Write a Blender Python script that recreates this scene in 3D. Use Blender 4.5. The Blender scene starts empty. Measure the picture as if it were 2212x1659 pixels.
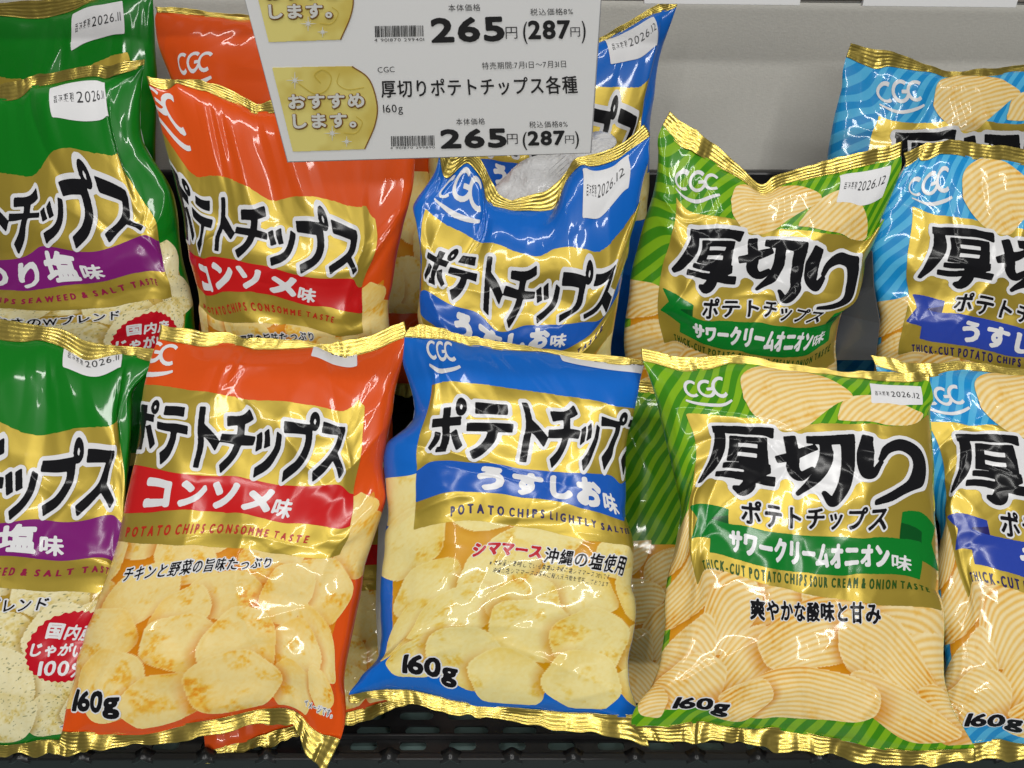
import bpy, math, random
import numpy as np
from mathutils import Vector, Matrix

SC = bpy.context.scene
COL = SC.collection

# ------------------------------------------------------------------ camera
PW, PH, FPX = 2212.0, 1659.0, 1658.0
PITCH = math.radians(32)
CAM = np.array([0.0, 0.0, 1.30])
FWD = np.array([0.0, math.cos(PITCH), -math.sin(PITCH)])
UPV = np.array([0.0, math.sin(PITCH), math.cos(PITCH)])
RGT = np.array([1.0, 0.0, 0.0])
cd = bpy.data.cameras.new('camera')
co = bpy.data.objects.new('camera', cd)
COL.objects.link(co)
cd.sensor_width = 36.0
cd.lens = 36.0 * FPX / PW
cd.clip_start = 0.02
cd.clip_end = 60.0
co.location = CAM
co.rotation_euler = (math.pi / 2 - PITCH, 0, 0)
SC.camera = co

# ------------------------------------------------------------------ light
SC.view_settings.view_transform = 'Standard'
SC.view_settings.look = 'None'
SC.view_settings.exposure = -0.18
SC.view_settings.gamma = 1.0
SC.view_settings.use_curve_mapping = False
SC.cycles.use_denoising = True
SC.cycles.max_bounces = 6
SC.cycles.glossy_bounces = 4
SC.cycles.transmission_bounces = 4
SC.cycles.sample_clamp_indirect = 4.0

W = bpy.data.worlds.new('World')
SC.world = W
W.use_nodes = True
wn, wl = W.node_tree.nodes, W.node_tree.links
wn.clear()
wo = wn.new('ShaderNodeOutputWorld')
wb = wn.new('ShaderNodeBackground')
wt = wn.new('ShaderNodeTexCoord')
ws = wn.new('ShaderNodeSeparateXYZ')
wr = wn.new('ShaderNodeValToRGB')
wm = wn.new('ShaderNodeMapRange')
wm.inputs[1].default_value = -1.0
wm.inputs[2].default_value = 1.0
wl.new(wt.outputs['Generated'], ws.inputs[0])
wl.new(ws.outputs['Z'], wm.inputs[0])
wl.new(wm.outputs[0], wr.inputs[0])
wl.new(wr.outputs[0], wb.inputs['Color'])
wl.new(wb.outputs[0], wo.inputs['Surface'])
el = wr.color_ramp.elements
el[0].position = 0.0
el[0].color = (0.16, 0.15, 0.14, 1)
el[1].position = 1.0
el[1].color = (0.62, 0.62, 0.60, 1)
e = el.new(0.48); e.color = (0.22, 0.21, 0.20, 1)
e = el.new(0.62); e.color = (0.40, 0.40, 0.39, 1)
wb.inputs['Strength'].default_value = 0.27


def strip_light(x, y, z, sx, sy, power, col=(1.0, 0.985, 0.95)):
    ld = bpy.data.lights.new('ceiling_tube', 'AREA')
    ld.shape = 'RECTANGLE'
    ld.size, ld.size_y = sx, sy
    ld.energy = power
    ld.color = col
    o = bpy.data.objects.new('ceiling_tube', ld)
    COL.objects.link(o)
    o.location = (x, y, z)
    d = Vector((0, 0.55, 0.85)) - Vector((x, y, z))
    o.rotation_euler = d.to_track_quat('-Z', 'Y').to_euler()
    return o


# rows of fluorescent tubes under the shop ceiling, running along the aisle
strip_light(0.0, -0.55, 3.0, 3.2, 0.08, 24)
strip_light(-0.9, -1.7, 3.0, 0.09, 1.6, 14)
strip_light(1.1, -1.5, 2.9, 0.09, 1.6, 20)
strip_light(0.1, -2.9, 2.4, 3.0, 0.10, 38)


# ------------------------------------------------------------------ numpy helpers
def rays(px):
    px = np.asarray(px, float)
    return (((px[..., 0] - PW / 2) / FPX)[..., None] * RGT
            + ((PH / 2 - px[..., 1]) / FPX)[..., None] * UPV + FWD)


def at(px, py, d):
    return CAM + rays(np.array([px, py])) * d


def plane_hit(px, q, n):
    r = rays(px)
    t = ((q - CAM) @ n) / (r @ n)
    return CAM + r * t[..., None]


def hash2(ix, iy, seed):
    h = (ix.astype(np.int64) * 374761393 + iy.astype(np.int64) * 668265263 + seed * 1442695041) & 0xFFFFFFFF
    h = ((h ^ (h >> 13)) * 1274126177) & 0xFFFFFFFF
    h = h ^ (h >> 16)
    return (h & 0xFFFFFF) / float(0xFFFFFF)


def vnoise(x, y, seed=0):
    x = np.asarray(x, float); y = np.asarray(y, float)
    ix, iy = np.floor(x), np.floor(y)
    fx, fy = x - ix, y - iy
    fx = fx ** 3 * (fx * (fx * 6 - 15) + 10); fy = fy ** 3 * (fy * (fy * 6 - 15) + 10)
    a = hash2(ix, iy, seed); b = hash2(ix + 1, iy, seed)
    c = hash2(ix, iy + 1, seed); d = hash2(ix + 1, iy + 1, seed)
    return (a * (1 - fx) + b * fx) * (1 - fy) + (c * (1 - fx) + d * fx) * fy


def fbm(x, y, seed=0, n=4):
    s, a, t = 0, 0.5, 0
    for k in range(n):
        s = s + a * vnoise(x * 2 ** k, y * 2 ** k, seed + 17 * k); t += a; a *= 0.55
    return s / t


def lin(r, g, b):
    return tuple(((c / 255.0 + 0.055) / 1.055) ** 2.4 if c > 10 else c / 255.0 / 12.92 for c in (r, g, b))


# ------------------------------------------------------------------ materials
MATS = {}


def mat(name, col=(0.8, 0.8, 0.8), rough=0.4, metal=0.0, coat=0.0, spec=0.5, attr=None, bump=None):
    if name in MATS:
        return MATS[name]
    m = bpy.data.materials.new(name)
    m.use_nodes = True
    nt = m.node_tree
    b = nt.nodes['Principled BSDF']
    b.inputs['Base Color'].default_value = (*col, 1)
    b.inputs['Roughness'].default_value = rough
    b.inputs['Metallic'].default_value = metal
    b.inputs['Specular IOR Level'].default_value = spec
    b.inputs['Coat Weight'].default_value = coat
    b.inputs['Coat Roughness'].default_value = 0.06
    if attr:
        a = nt.nodes.new('ShaderNodeVertexColor')
        a.layer_name = attr
        nt.links.new(a.outputs['Color'], b.inputs['Base Color'])
    if bump:
        sc, st, dist = bump
        tc = nt.nodes.new('ShaderNodeTexCoord')
        n = nt.nodes.new('ShaderNodeTexNoise')
        n.inputs['Scale'].default_value = sc
        n.inputs['Detail'].default_value = 5
        bp = nt.nodes.new('ShaderNodeBump')
        bp.inputs['Strength'].default_value = st
        bp.inputs['Distance'].default_value = dist
        nt.links.new(tc.outputs['Object'], n.inputs['Vector'])
        nt.links.new(n.outputs['Fac'], bp.inputs['Height'])
        nt.links.new(bp.outputs['Normal'], b.inputs['Normal'])
    MATS[name] = m
    return m


def stripe_mat(name, ca, cb):
    """printed film with soft slanting stripes, drawn from the film's own UV (in bag millimetres / 100)"""
    if name in MATS:
        return MATS[name]
    m = mat(name, ca, 0.3, 0.0, 0.6, spec=0.2)
    nt = m.node_tree
    b = nt.nodes['Principled BSDF']
    uv = nt.nodes.new('ShaderNodeUVMap'); uv.uv_map = 'print'
    sp = nt.nodes.new('ShaderNodeSeparateXYZ')
    nt.links.new(uv.outputs[0], sp.inputs[0])

    def mth(op, a, bb=None):
        n = nt.nodes.new('ShaderNodeMath'); n.operation = op
        for i, v in enumerate((a, bb)):
            if v is None:
                continue
            if isinstance(v, (int, float)):
                n.inputs[i].default_value = v
            else:
                nt.links.new(v, n.inputs[i])
        return n.outputs[0]
    u, v = sp.outputs[0], sp.outputs[1]
    uu = mth('MULTIPLY', mth('MULTIPLY', u, u), 0.16)
    ph = mth('ADD', mth('SUBTRACT', mth('MULTIPLY', u, 0.75), mth('MULTIPLY', v, 0.75)), uu)
    s = mth('SINE', mth('MULTIPLY', ph, 2 * math.pi / 0.135))
    mr = nt.nodes.new('ShaderNodeMapRange')
    mr.inputs[1].default_value = -0.12; mr.inputs[2].default_value = 0.12
    nt.links.new(s, mr.inputs[0])
    mx = nt.nodes.new('ShaderNodeMix'); mx.data_type = 'RGBA'
    mx.inputs[6].default_value = (*ca, 1); mx.inputs[7].default_value = (*cb, 1)
    nt.links.new(mr.outputs[0], mx.inputs[0])
    nt.links.new(mx.outputs[2], b.inputs['Base Color'])
    return m


M_GREEN = mat('green_film', lin(4, 120, 22), 0.3, coat=0.6, spec=0.2)
M_ORANGE = mat('orange_film', lin(228, 84, 20), 0.3, coat=0.6, spec=0.2)
M_BLUE = mat('blue_film', lin(14, 106, 206), 0.3, coat=0.6, spec=0.2)
M_LIME = stripe_mat('lime_stripe_film', lin(134, 184, 30), lin(66, 142, 22))
M_CYAN = stripe_mat('cyan_stripe_film', lin(84, 184, 232), lin(24, 146, 214))
M_BACK = mat('white_back_film', lin(205, 205, 208), 0.25)
M_GOLD = mat('gold_foil_print', lin(198, 172, 66), 0.34, 0.52, 0.5, bump=(260, 0.08, 0.0006))
M_SEAL = mat('gold_seal_foil', (0.60, 0.46, 0.10), 0.28, 0.86, 0.4, bump=(130, 0.25, 0.0015))
M_CHIP = mat('chip_print', rough=0.3, coat=0.6, spec=0.2, attr='print_colour')
M_BLACK = mat('black_ink', (0.011, 0.011, 0.013), 0.12, spec=0.14)
M_WHITE = mat('white_ink', (0.80, 0.80, 0.82), 0.2)
M_STICK = mat('sticker_paper', (0.82, 0.82, 0.84), 0.5)
M_SMALL = mat('grey_ink', (0.03, 0.03, 0.035), 0.4)
M_PURP = mat('purple_band_ink', lin(128, 30, 118), 0.18)
M_REDB = mat('red_band_ink', lin(208, 28, 30), 0.18)
M_BLUB = mat('blue_band_ink', lin(28, 92, 190), 0.18)
M_GRNB = mat('green_ribbon_ink', lin(8, 124, 40), 0.18)
M_GRND = mat('dark_green_ribbon_ink', lin(4, 82, 30), 0.18)
M_NAVB = mat('navy_ribbon_ink', lin(44, 70, 172), 0.18)
M_NAVD = mat('dark_navy_ribbon_ink', lin(38, 34, 104), 0.18)
M_ENGR = mat('red_small_ink', lin(188, 44, 28), 0.25)
M_ENGP = mat('plum_small_ink', lin(150, 30, 70), 0.25)
M_ENGB = mat('navy_small_ink', lin(44, 36, 90), 0.25)
M_ENGG = mat('dark_green_small_ink', lin(44, 84, 26), 0.25)
M_CRIM = mat('crimson_badge_ink', lin(196, 16, 36), 0.2)


# ------------------------------------------------------------------ mesh output
def new_mesh(name, verts, faces_flat, counts, material, parent=None, normals=None, uv=None, colour=None, smooth=True):
    me = bpy.data.meshes.new(name)
    verts = np.ascontiguousarray(verts, np.float32)
    faces_flat = np.ascontiguousarray(faces_flat, np.int32)
    counts = np.ascontiguousarray(counts, np.int32)
    me.vertices.add(len(verts)); me.vertices.foreach_set('co', verts.ravel())
    me.loops.add(len(faces_flat)); me.loops.foreach_set('vertex_index', faces_flat)
    me.polygons.add(len(counts))
    st = np.zeros(len(counts), np.int32); st[1:] = np.cumsum(counts)[:-1]
    me.polygons.foreach_set('loop_start', st)
    me.polygons.foreach_set('loop_total', counts)
    me.update(calc_edges=True)
    me.polygons.foreach_set('use_smooth', np.full(len(counts), smooth))
    if uv is not None:
        l = me.uv_layers.new(name='print')
        l.data.foreach_set('uv', np.ascontiguousarray(uv[faces_flat], np.float32).ravel())
    if colour is not None:
        a = me.color_attributes.new('print_colour', 'FLOAT_COLOR', 'POINT')
        c4 = np.ones((len(verts), 4), np.float32); c4[:, :3] = colour
        a.data.foreach_set('color', c4.ravel())
    if normals is not None:
        me.normals_split_custom_set_from_vertices(np.ascontiguousarray(normals, np.float32))
    me.materials.append(material)
    o = bpy.data.objects.new(name, me)
    COL.objects.link(o)
    if parent is not None:
        o.parent = parent
        o.matrix_parent_inverse = parent.matrix_world.inverted()
    return o


def grid_faces(nr, nc, flip=False):
    i = np.arange(nr * nc).reshape(nr, nc)
    q = np.stack([i[:-1, :-1], i[:-1, 1:], i[1:, 1:], i[1:, :-1]], -1).reshape(-1, 4)
    return q[:, ::-1] if flip else q


def box_mesh(name, boxes, material, parent=None, bevel=0.0):
    V, Fc = [], []
    for (x0, x1, y0, y1, z0, z1) in boxes:
        b = len(V)
        V += [(x0, y0, z0), (x1, y0, z0), (x1, y1, z0), (x0, y1, z0), (x0, y0, z1), (x1, y0, z1), (x1, y1, z1), (x0, y1, z1)]
        Fc += [[b + k for k in f] for f in ((3, 2, 1, 0), (4, 5, 6, 7), (0, 1, 5, 4), (1, 2, 6, 5), (2, 3, 7, 6), (3, 0, 4, 7))]
    o = new_mesh(name, np.array(V), np.array(Fc).ravel(), np.full(len(Fc), 4), material, parent, smooth=False)
    if bevel:
        m = o.modifiers.new('edge', 'BEVEL'); m.width = bevel; m.segments = 2; m.limit_method = 'ANGLE'
    return o


# ------------------------------------------------------------------ flat artwork: polygons -> coverage -> surface mesh
def fill(polys, x0, y0, c, nx, ny):
    """union of even-odd filled polygons sampled at x0+i*c, y0+j*c"""
    out = np.zeros((ny, nx), bool)
    for P in polys:
        P = np.asarray(P, float)
        i0 = max(0, int((P[:, 0].min() - x0) / c)); i1 = min(nx, int((P[:, 0].max() - x0) / c) + 2)
        j0 = max(0, int((P[:, 1].min() - y0) / c)); j1 = min(ny, int((P[:, 1].max() - y0) / c) + 2)
        if i1 <= i0 or j1 <= j0:
            continue
        X = x0 + np.arange(i0, i1) * c
        Y = y0 + np.arange(j0, j1) * c
        ins = np.zeros((len(Y), len(X)), bool)
        Q = np.roll(P, -1, 0)
        for (ax, ay), (bx, by) in zip(P, Q):
            if ay == by:
                continue
            r = (ay > Y) != (by > Y)
            if not r.any():
                continue
            xc = (bx - ax) * (Y[r] - ay) / (by - ay) + ax
            ins[r] ^= X[None, :] < xc[:, None]
        out[j0:j1, i0:i1] |= ins
    return out


def dilate(a, r):
    ri = int(math.ceil(r))
    if ri <= 0:
        return a
    b = np.pad(a, ri)
    o = np.zeros_like(a)
    n, m = a.shape
    for dy in range(-ri, ri + 1):
        w = r * r - dy * dy
        if w < 0:
            continue
        wi = int(math.sqrt(w))
        row = b[ri + dy:ri + dy + n]
        cs = np.cumsum(np.pad(row, ((0, 0), (1, 0))).astype(np.int32), 1)
        L = cs[:, ri + wi + 1:ri + wi + 1 + m] - cs[:, ri - wi:ri - wi + m]
        o |= L > 0
    return o


class Ink:
    def __init__(self, polys=None):
        self.p = [np.asarray(q, float) for q in (polys or [])]

    def add(self, other):
        self.p += other.p
        return self

    def warp(self, f):
        return Ink([f(q) for q in self.p])

    def bounds(self):
        a = np.concatenate(self.p)
        return a.min(0), a.max(0)

    def field(self, cell, grow=0.0, shift=(0, 0), shrink=0.0):
        lo, hi = self.bounds()
        pad = grow + 2 * cell
        x0, y0 = lo - pad
        nx = int((hi[0] + pad - x0) / cell) + 2
        ny = int((hi[1] + pad - y0) / cell) + 2
        c = cell / 3
        f = fill(self.p, x0 - c, y0 - c, c, nx * 3, ny * 3)
        if grow > 0:
            f = dilate(f, grow / c)
        if shrink > 0:
            f = ~dilate(~f, shrink / c)
        f = f.reshape(ny, 3, nx, 3).mean((1, 3))
        return x0 + shift[0], y0 + shift[1], f


# marching squares: corners 0..3 counter-clockwise from lower left, edges 4..7 = 01,12,23,30
MS = {1: [[0, 4, 7]], 2: [[4, 1, 5]], 3: [[0, 1, 5, 7]], 4: [[5, 2, 6]], 5: [[0, 4, 5, 2, 6, 7]], 6: [[4, 1, 2, 6]],
      7: [[0, 1, 2, 6, 7]], 8: [[7, 6, 3]], 9: [[0, 4, 6, 3]], 10: [[4, 1, 5, 6, 3, 7]], 11: [[0, 1, 5, 6, 3]],
      12: [[7, 5, 2, 3]], 13: [[0, 4, 5, 2, 3]], 14: [[4, 1, 2, 3, 7]], 15: [[0, 1, 2, 3]]}


def contour(x0, y0, cell, f, lvl=0.5):
    ny, nx = f.shape
    f = np.where(np.abs(f - lvl) < 1e-6, lvl + 1e-6, f)
    ins = f > lvl
    code = (ins[:-1, :-1] * 1 + ins[:-1, 1:] * 2 + ins[1:, 1:] * 4 + ins[1:, :-1] * 8)
    n0 = nx * ny
    nh = ny * (nx - 1)
    ids = np.arange(n0).reshape(ny, nx)
    hid = n0 + np.arange(nh).reshape(ny, nx - 1)
    vid = n0 + nh + np.arange((ny - 1) * nx).reshape(ny - 1, nx)
    gx, gy = np.meshgrid(np.arange(nx, dtype=float), np.arange(ny, dtype=float))
    with np.errstate(divide='ignore', invalid='ignore'):
        th = np.clip(np.nan_to_num((lvl - f[:, :-1]) / (f[:, 1:] - f[:, :-1])), 0.02, 0.98)
        tv = np.clip(np.nan_to_num((lvl - f[:-1]) / (f[1:] - f[:-1])), 0.02, 0.98)
    pts = np.concatenate([np.stack([gx.ravel(), gy.ravel()], 1),
                          np.stack([(gx[:, :-1] + th).ravel(), gy[:, :-1].ravel()], 1),
                          np.stack([gx[:-1].ravel(), (gy[:-1] + tv).ravel()], 1)])
    slots = np.stack([ids[:-1, :-1], ids[:-1, 1:], ids[1:, 1:], ids[1:, :-1], hid[:-1], vid[:, 1:], hid[1:], vid[:, :-1]], -1)
    flat, cnt = [], []
    for k, polys in MS.items():
        s = slots[code == k]
        if not len(s):
            continue
        for pl in polys:
            flat.append(s[:, pl].ravel()); cnt.append(np.full(len(s), len(pl)))
    if not flat:
        return None
    flat = np.concatenate(flat); cnt = np.concatenate(cnt)
    used, inv = np.unique(flat, return_inverse=True)
    p = pts[used] * cell + np.array([x0, y0])
    return p, inv.ravel(), cnt


# ------------------------------------------------------------------ lettering
_tc = bpy.data.curves.new('lettering_source', 'FONT')
_tc.resolution_u = 3
_to = bpy.data.objects.new('lettering_source', _tc)
COL.objects.link(_to)
GL = {}


def glyph(ch):
    if ch not in GL:
        _tc.body = ch
        dg = bpy.context.evaluated_depsgraph_get()
        dg.update()
        ev = _to.evaluated_get(dg)
        me = ev.to_mesh()
        v = np.array([q.co[:2] for q in me.vertices]) if len(me.vertices) else np.zeros((0, 2))
        GL[ch] = [v[list(p.vertices)] for p in me.polygons]
        ev.to_mesh_clear()
    return GL[ch]


def text(s, x, y, h, w=None, track=0.06, shear=0.0, grow=None):
    """polygons of a line of text: baseline start x, y, cap height h; squeezed to width w"""
    polys, cx = [], 0.0
    for ch in s:
        if ch == ' ':
            cx += 0.35; continue
        g = glyph(ch)
        if not g:
            cx += 0.5; continue
        a = np.concatenate(g)
        if ord(ch) > 0x2000:
            adv, off = 1.0, 0.0
            if ch == '。':
                adv = 0.6
        else:
            off = -a[:, 0].min(); adv = a[:, 0].max() + off + 0.07
        polys += [p + np.array([cx + off, 0]) for p in g]
        cx += adv + track
    a = np.concatenate(polys)
    lo, hi = a.min(0), a.max(0)
    sy = h / (0.86 if any(ord(c) > 0x2000 for c in s) else 0.72)
    sx = sy if w is None else w / (hi[0] - lo[0])
    yo = -lo[1] if any(ord(c) > 0x2000 for c in s) else 0.0
    out = []
    for p in polys:
        q = (p - np.array([lo[0], 0]) + np.array([0, yo])) * np.array([sx, sy])
        q[:, 0] += q[:, 1] * shear
        out.append(q + np.array([x, y]))
    return Ink(out)


def curve_pts(P, n=10):
    """Catmull-Rom through the points, radius carried as third value"""
    P = np.asarray(P, float)
    if len(P) < 3:
        return P
    Q = np.vstack([2 * P[0] - P[1], P, 2 * P[-1] - P[-2]])
    out = []
    for i in range(1, len(Q) - 2):
        for t in np.linspace(0, 1, n, endpoint=False):
            a, b, c, d = Q[i - 1], Q[i], Q[i + 1], Q[i + 2]
            out.append(0.5 * (2 * b + (c - a) * t + (2 * a - 5 * b + 4 * c - d) * t * t + (3 * b - a - 3 * c + d) * t ** 3))
    out.append(P[-1])
    return np.array(out)


def stroke(P, w=None, smooth=True):
    """a brush stroke as one polygon; points (x, y) with width w or (x, y, width)"""
    P = np.asarray(P, float)
    if P.shape[1] == 2:
        P = np.c_[P, np.full(len(P), w)]
    if smooth:
        P = curve_pts(P)
    d = np.gradient(P[:, :2], axis=0)
    d /= np.linalg.norm(d, axis=1)[:, None] + 1e-9
    n = np.c_[-d[:, 1], d[:, 0]] * P[:, 2:3] / 2
    return np.vstack([P[:, :2] + n, (P[:, :2] - n)[::-1]])


def ring(cx, cy, r, w):
    a = np.linspace(0, 2 * math.pi, 25)
    o = np.c_[cx + r * np.cos(a), cy + r * np.sin(a)]
    i = np.c_[cx + (r - w) * np.cos(a), cy + (r - w) * np.sin(a)]
    return np.vstack([o, i[::-1]])


def ellipse(cx, cy, rx, ry, n=40):
    a = np.linspace(0, 2 * math.pi, n, endpoint=False)
    return np.c_[cx + rx * np.cos(a), cy + ry * np.sin(a)]


def title_usual():
    """seven katakana in heavy slanted gothic, u 36..214, v 220..273"""
    H, V = 0.15, 0.19
    G = [
        [stroke([(0.0, .70), (.86, .70)], H, False), stroke([(.46, .95), (.46, .04)], V, False), stroke([(.48, .10), (.28, .09)], .13, False),
         stroke([(.20, .50), (.16, .34), (.02, .12)], .16), stroke([(.68, .50), (.76, .34), (.92, .14)], .16), ring(.86, .93, .13, .075)],
        [stroke([(.15, .90), (.84, .90)], H, False), stroke([(-.02, .58), (1.0, .58)], H, False),
         stroke([(.56, .60), (.54, .36), (.42, .14), (.2, .0)], .18)],
        [stroke([(.34, 1.0), (.34, -.02)], V, False), stroke([(.40, .66), (.66, .54), (.98, .36)], .19)],
        [stroke([(.9, .97), (.56, .86), (.12, .82)], .14), stroke([(-.02, .52), (1.02, .52)], H, False),
         stroke([(.54, .84), (.54, .42), (.44, .16), (.22, -.02)], .18)],
        [stroke([(.08, .66), (.2, .36)], .17, False), stroke([(.38, .72), (.48, .43)], .17, False),
         stroke([(.92, .70), (.82, .36), (.62, .12), (.32, -.04)], .17)],
        [stroke([(.0, .80), (.86, .80)], H, False), stroke([(.80, .86), (.77, .50), (.58, .18), (.22, -.02)], .19), ring(.97, .93, .13, .075)],
        [stroke([(.06, .87), (.86, .87)], H, False), stroke([(.80, .92), (.66, .54), (.40, .24), (.02, .0)], .18),
         stroke([(.52, .46), (.72, .26), (.98, .0)], .19)],
    ]
    X = [36, 61, 90, 112, 139, 162, 189]
    Wd = [23.5, 25, 20, 25, 21, 23, 25]
    out = []
    for g, x, w in zip(G, X, Wd):
        for p in g:
            q = np.array(p)
            sh = (q[:, 1] - 0.5) * 0.10
            out.append(np.c_[x + (q[:, 0] + sh) * w, 224 + q[:, 1] * 48])
    return Ink(out)


def title_thick():
    """three brush-drawn characters, u 38..222, v 195..262"""
    S = [
        # 厚
        [(312, 446, 20), (430, 446, 24), (520, 447, 22), (560, 452, 30)],
        [(335, 440, 34), (340, 520, 40), (322, 590, 34), (280, 650, 8)],
        [(398, 474, 26), (398, 572, 30)], [(520, 474, 28), (520, 570, 34)],
        [(396, 484, 16), (524, 484, 18)], [(396, 525, 12), (524, 525, 12)], [(396, 565, 15), (524, 565, 15)],
        [(372, 592, 14), (480, 591, 20), (545, 588, 26)], [(540, 590, 26), (492, 620, 16)],
        [(350, 628, 14), (460, 628, 20), (566, 632, 26)],
        [(470, 606, 26), (474, 650, 38), (452, 676, 30), (424, 672, 6)],
        # 切
        [(576, 546, 20), (650, 520, 26), (716, 490, 14)],
        [(622, 458, 38), (634, 520, 38), (636, 580, 36), (664, 604, 26), (706, 574, 8)],
        [(690, 462, 20), (770, 462, 24), (846, 458, 26)],
        [(826, 458, 40), (826, 560, 38), (816, 640, 38), (782, 692, 26), (744, 662, 6)],
        [(752, 468, 30), (746, 540, 36), (718, 606, 28), (652, 668, 6)],
        # り
        [(896, 448, 30), (884, 520, 46), (890, 580, 40), (912, 600, 26), (940, 548, 8)],
        [(936, 540, 10), (960, 492, 22), (1015, 466, 36), (1074, 490, 46), (1094, 560, 48), (1070, 632, 40), (1016, 678, 24), (942, 698, 8)],
    ]
    out = []
    for s in S:
        q = stroke(s, smooth=len(s) > 2)
        out.append(np.c_[38 + (q[:, 0] - 280) / 835.0 * 184, 262 - (q[:, 1] - 436) / 262.0 * 67])
    return Ink(out)


def logo(cx, cy, w):
    """three round letters over a smile line"""
    P = []
    r = w * 0.165
    for k, x in enumerate((-.34, 0.02, .36)):
        X = cx + x * w
        a = np.radians(np.linspace(50, 310, 14) if k != 1 else np.linspace(50, 335, 16))
        P.append(stroke(np.c_[X + 1.06 * r * np.cos(a), cy + 1.06 * r * np.sin(a)], w * 0.072, False))
        if k == 1:
            P.append(stroke([(X + .1 * r, cy - .05 * r), (X + 1.02 * r, cy - .05 * r)], w * .066, False))
    t = np.linspace(-1, 1, 12)
    P.append(stroke(np.c_[cx + t * w * .54, cy - w * (.40 - .11 * t * t), w * (.085 - .035 * t * t)], smooth=False))
    return Ink(P)


# ------------------------------------------------------------------ printed picture of chips
def chips_usual(seed):
    r = random.Random(seed)
    L = []
    for (x, y, a, b) in [(20, 200, 40, 24), (62, 180, 36, 26), (130, 178, 42, 22), (226, 196, 36, 30), (246, 164, 26, 28), (22, 158, 34, 30),
                         (110, 152, 44, 22), (180, 152, 36, 26), (226, 132, 32, 30), (36, 118, 36, 28), (84, 126, 40, 28), (148, 114, 42, 28),
                         (200, 118, 30, 32), (24, 78, 26, 36), (230, 84, 26, 34), (62, 84, 40, 34), (116, 100, 32, 28), (128, 76, 38, 30), (206, 70, 34, 34),
                         (166, 74, 32, 40), (44, 46, 28, 24), (84, 50, 36, 30), (206, 38, 32, 26), (116, 36, 34, 26), (160, 40, 36, 28), (234, 48, 18, 26)]:
        L.append((x + r.uniform(-5, 5), y + r.uniform(-4, 4), a * r.uniform(.70, .86), b * r.uniform(.76, .98), r.uniform(-.6, .6), r.randrange(999)))
    return L


def chips_thick(seed):
    r = random.Random(seed)
    L = []
    for (x, y, a, b, g) in [(14, 178, 34, 24, .5), (70, 162, 40, 22, .2), (190, 160, 44, 24, -.3), (246, 178, 34, 26, .4), (20, 136, 40, 26, .3),
                            (100, 126, 54, 26, .2), (222, 114, 44, 30, -.2), (60, 108, 36, 26, .6), (160, 108, 40, 22, -.4),
                            (26, 80, 30, 38, -.7), (236, 80, 34, 34, .5), (78, 70, 38, 32, .9), (134, 94, 58, 28, .18), (190, 78, 48, 30, -.55),
                            (34, 54, 32, 32, -.5), (232, 40, 18, 36, .35), (196, 46, 40, 24, -.6), (126, 45, 62, 28, .14), (78, 40, 26, 20, .5), (10, 36, 12, 22, .4)]:
        L.append((x + r.uniform(-4, 4), y + r.uniform(-3, 3), a * .93, b * .88, g + r.uniform(-.15, .15), r.randrange(999)))
    return L


def paint_chips(p, chips, pal, ridged):
    """colour of the printed picture at the points p (bag millimetres)"""
    x, y = p[:, 0], p[:, 1]
    pale, mid, deep, gap = [np.array(c) for c in pal]
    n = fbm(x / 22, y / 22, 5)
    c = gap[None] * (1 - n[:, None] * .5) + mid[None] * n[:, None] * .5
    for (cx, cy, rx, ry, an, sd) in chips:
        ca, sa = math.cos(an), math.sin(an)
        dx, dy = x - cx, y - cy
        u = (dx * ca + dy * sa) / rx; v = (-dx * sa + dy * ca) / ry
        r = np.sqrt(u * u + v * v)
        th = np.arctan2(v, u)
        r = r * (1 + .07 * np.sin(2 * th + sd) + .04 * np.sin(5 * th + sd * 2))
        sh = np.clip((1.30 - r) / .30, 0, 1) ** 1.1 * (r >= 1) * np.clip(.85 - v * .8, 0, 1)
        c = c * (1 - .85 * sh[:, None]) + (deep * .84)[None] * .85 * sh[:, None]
        i = r < 1
        if not i.any():
            continue
        xi, yi, ri, ui, vi = x[i], y[i], r[i], u[i], v[i]
        pt = fbm(xi / 15 + sd, yi / 15, sd, 4)
        fine = fbm(xi / 2.2, yi / 2.2, sd + 3, 3)
        ga = sd * 1.7
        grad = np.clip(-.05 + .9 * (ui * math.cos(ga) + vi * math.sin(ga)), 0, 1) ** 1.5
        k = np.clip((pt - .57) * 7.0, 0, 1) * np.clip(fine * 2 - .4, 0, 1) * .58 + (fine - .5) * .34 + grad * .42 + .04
        if ridged:
            s = .5 + .5 * np.sin((vi * ry + ui * ui * rx * .22) * 2 * math.pi / 4.2)
            k = k * .40 + (s ** 1.3) * (.44 + .58 * grad)
        k = np.clip(k, 0, 1)[:, None]
        col = np.where(k < .5, pale + (mid - pale) * k * 2, mid + (deep - mid) * (k - .5) * 2)
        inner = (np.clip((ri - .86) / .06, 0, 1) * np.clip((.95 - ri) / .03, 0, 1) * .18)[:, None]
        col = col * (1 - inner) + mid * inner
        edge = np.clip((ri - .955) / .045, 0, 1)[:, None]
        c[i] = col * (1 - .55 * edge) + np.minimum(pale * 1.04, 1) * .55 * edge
    return c


PAL_CONS = [lin(246, 222, 150), lin(243, 196, 78), lin(232, 136, 0), lin(222, 128, 0)]
PAL_SALT = [lin(243, 228, 158), lin(236, 206, 98), lin(222, 156, 0), lin(220, 150, 6)]
PAL_NORI = [lin(240, 230, 186), lin(226, 206, 130), lin(186, 148, 40), lin(196, 158, 56)]
PAL_THIK = [lin(250, 230, 176), lin(240, 194, 96), lin(224, 140, 0), lin(234, 158, 8)]


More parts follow.
